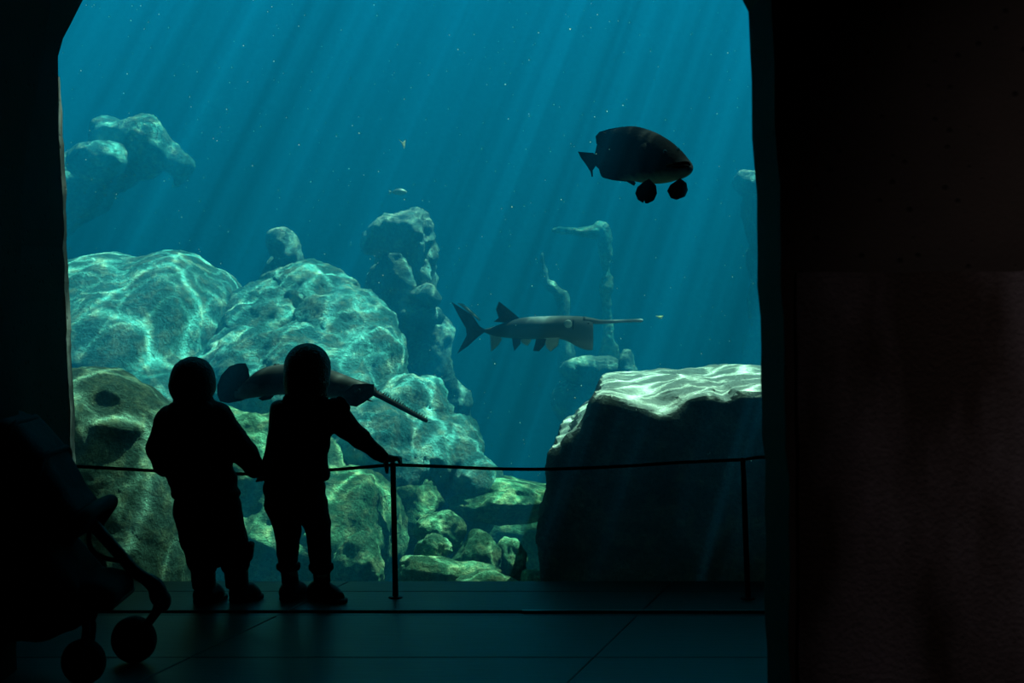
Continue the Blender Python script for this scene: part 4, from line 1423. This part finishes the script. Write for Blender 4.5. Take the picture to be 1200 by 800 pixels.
def pushchair():
    root = empty('pushchair', (S(20, 760)[0], SY, 0))
    tag(root, 'black pushchair with a hood, standing at the left edge of the frame', 'pushchair')
    def T(name, pts, r, mat='frame_black', seg=12, n=24, par=None):
        o = mesh_obj(name, *tube([Vector(p) for p in spline([S(*p) for p in pts], n)], [k / SS for k in r] if hasattr(r, '__len__') else r / SS, seg), M[mat])
        return hang(o, par or root) if par is None else kid(o, par)
    def kid(o, par):
        o.parent = par
        o.matrix_parent_inverse = Matrix.Translation(-Vector(root.location))
        return o
    # two side frames: front leg with a knee, handle tube, rear leg
    for d in (-46, 46):
        if d > 0: path = [(-30, 505, d), (40, 560, d), (90, 612, 38), (122, 648, 38), (148, 678, 40), (170, 696, d), (176, 716, d)]
        else: path = [(-30, 520, d), (0, 590, d), (40, 650, d), (75, 676, d), (96, 688, d), (112, 696, d), (116, 710, d)]
        T('front_leg', path, [7.5] * 18 + [9, 10, 11, 11.5, 11, 9])
        T('rear_leg', [(20, 560, d), (-40, 650, d), (-96, 748, d)], 8)
        T('handle_tube', [(60, 570, d), (-60, 480, d), (-150, 400, d), (-190, 380, d)], 7.5)
        T('side_brace', [(-70, 700, d), (20, 690, d), (90, 690, d), (106, 692, d)], 6)
    T('push_bar', [(-190, 380, -46), (-200, 376, -30), (-203, 375, 0), (-200, 376, 30), (-190, 380, 46)], 9, 'rubber')
    T('axle_bar', [(140, 700, -46), (140, 700, 0), (140, 700, 46)], 6)
    T('harness_strap', [(96, 622, 30), (96, 640, 28), (102, 652, 28), (116, 660, 30), (134, 664, 34)], 3, 'fabric')
    # leg knuckle and front wheels on castor forks
    def wheel(c, r, label_d):
        w = empty('wheel'); w.parent = root
        cx, cy, cz = c
        w.location = Vector((cx, cy, cz)) - Vector(root.location)
        ang = math.radians(-12)
        w.rotation_euler = (0, 0, ang)
        prof = [(0.58, -.30), (.80, -.40), (.94, -.34), (1.0, -.16), (1.0, .16), (.94, .34), (.80, .40), (.58, .30)]
        V, Fc = [], []
        seg = 40; n = len(prof)
        for k in range(seg):
            a = 2 * PI * k / seg
            for rr, yy in prof: V.append((rr * r * math.cos(a), yy * r * .9, rr * r * math.sin(a)))
        for k in range(seg):
            for i in range(n):
                Fc.append((k * n + i, k * n + (i + 1) % n, ((k + 1) % seg) * n + (i + 1) % n, ((k + 1) % seg) * n + i))
        mesh_obj('tyre', V, Fc, M['rubber'], w)
        V, Fc = [], []
        prof = [(0, -.28), (.20, -.28), (.24, -.2), (.50, -.14), (.62, -.24), (.62, .24), (.50, .14), (.24, .2), (.20, .28), (0, .28)]
        n = len(prof)
        for k in range(seg):
            a = 2 * PI * k / seg
            sp = 1.0
            for rr, yy in prof: V.append((rr * r * math.cos(a), yy * r * .9, rr * r * math.sin(a)))
        for k in range(seg):
            for i in range(n - 1):
                Fc.append((k * n + i, k * n + i + 1, ((k + 1) % seg) * n + i + 1, ((k + 1) % seg) * n + i))
        mesh_obj('hub', V, Fc, M['hub'], w)
        return w
    c1 = at(157, 749, 4.277); r1 = c1.z
    wheel(c1, r1, 0)
    c2 = at(98, 775, 4.05); r2 = c2.z
    wheel(c2, r2, 0)
    for c, r, top in ((c1, r1, S(176, 714, 46)), (c2, r2, S(114, 706, -46))):
        for s in (-1, 1):
            off = Vector((0.0, s * r * .55, 0))
            pts = [Vector(top) + Vector((0, s * .01, 0)), Vector(top).lerp(c, .35) + off * .8 + Vector((.012, 0, 0)), c + off]
            o = mesh_obj('fork', *tube([Vector(p) for p in spline(pts, 10)], 0.012, 10), M['hub']); hang(o, root)
        V, Fc = ico(3)
        o = mesh_obj('castor_housing', V * np.array([.026, .026, .034]) + np.array(top) + np.array([0.008, 0, 0.0]), Fc, M['hub']); hang(o, root)
    rr = 0.075
    for d in (-50, 50):
        p = S(-100, 0, d)
        wheel(Vector((p[0], p[1], rr)), rr, 0)
    T('rear_axle', [(-100, 764, -46), (-100, 764, 0), (-100, 764, 46)], 6)
    # soft parts
    def soft(name, f, lo, hi, mat, amp=0.004, cell=0.009, seed=1., sc=9.):
        a, b = np.array(S(*lo)), np.array(S(*hi))
        v, fc = nets(f, np.minimum(a, b) - .01, np.maximum(a, b) + .01, cell)
        v = craggy(v, fc, amp, sc, seed, .4, 4)
        v[:, 2] = np.maximum(v[:, 2], 0.02)
        return np_obj(name, v, fc, M[mat], root)
    def cn(a, b, ra, rb): return lambda P: sd_cone(P, S(*a), S(*b), ra / SS, rb / SS)
    def slab(pts, r, d=44, k=14):
        """A padded panel: the chain pts swept across the seat's width."""
        fs = [(S(*a), S(*b)) for a, b in zip(pts[:-1], pts[1:])]
        def fn(P):
            Q = P.copy(); Q[..., 1] = np.maximum(np.abs(P[..., 1] - SY) - d / SS, 0)
            out = None
            for a, b in fs:
                e = sd_cone(Q, (a[0], 0, a[2]), (b[0], 0, b[2]), r / SS, r / SS)
                out = e if out is None else smin(out, e, k / SS)
            return out
        return fn
    soft('seat', slab([(-110, 520, 0), (-70, 640, 0), (60, 660, 0), (90, 690, 0)], 24), (-140, 730, -74), (122, 488, 74), 'fabric', seed=2.)
    soft('footrest', slab([(94, 686, 0), (118, 690, 0), (132, 692, 0)], 15, 36), (70, 716, -60), (156, 668, 60), 'fabric', .003, seed=3.)
    soft('basket', slab([(-80, 716, 0), (0, 724, 0), (60, 716, 0), (90, 708, 0)], 22, 36), (-110, 756, -64), (118, 684, 64), 'fabric', seed=4.)
    hc = S(-34, 592, 0)
    def hood_outer(P): return sd_ell(P, hc, (130 / SS, 66 / SS, 112 / SS), (0, math.radians(-4), 0))
    pl = [(S(x, y)[0], S(x, y)[2]) for x, y in [(-190, 470), (-4, 480), (14, 486), (36, 494), (62, 523), (78, 550), (93, 577), (106, 592), (104, 612), (96, 628), (40, 640), (-60, 640), (-190, 620)]]
    def hood(P):
        d = sd_poly(P[..., 0], P[..., 2], pl)
        side = np.abs(P[..., 1] - SY) - 58 / SS
        o = smax(d, side, 26 / SS)
        inn = smax(smax(d + 9 / SS, side + 7 / SS, 26 / SS), -(P[..., 0] - S(-140, 0)[0]), .01)
        q = at(118, 680, SY)
        inn = smin(inn, sd_poly(P[..., 0], P[..., 2], [(S(x, y)[0], S(x, y)[2]) for x, y in [(-120, 600), (84, 606), (84, 700), (-120, 700)]]) , .005)
        inn = smax(inn, np.abs(P[..., 1] - SY) - 50 / SS, .01)
        return smax(o, -inn, .008)
    soft('hood', hood, (-196, 650, -70), (116, 468, 70), 'hood_fabric', .004, .009, 5., 7.)
    rim = [S(96, 624, -58), S(112, 600, -60), S(117, 594, -40), S(118, 592, 0), S(117, 594, 40), S(112, 600, 60), S(96, 624, 58)]
    hang(mesh_obj('hood_rim', *tube([Vector(p) for p in spline(rim, 26)], 8.5 / SS, 12), M['rubber']), root)
    fold = [S(50, 470, 0)]
    for i, (x, y) in enumerate([(30, 494), (66, 530)]):
        rib = [S(x - 12, y + 70, -60), S(x - 3, y + 20, -58), S(x, y, -40), S(x + 1, y - 2, 0), S(x, y, 40), S(x - 3, y + 20, 58), S(x - 12, y + 70, 60)]
        hang(mesh_obj('hood_rib', *tube([Vector(p) for p in spline(rib, 22)], 4 / SS, 8), M['hood_fabric']), root)


pushchair()
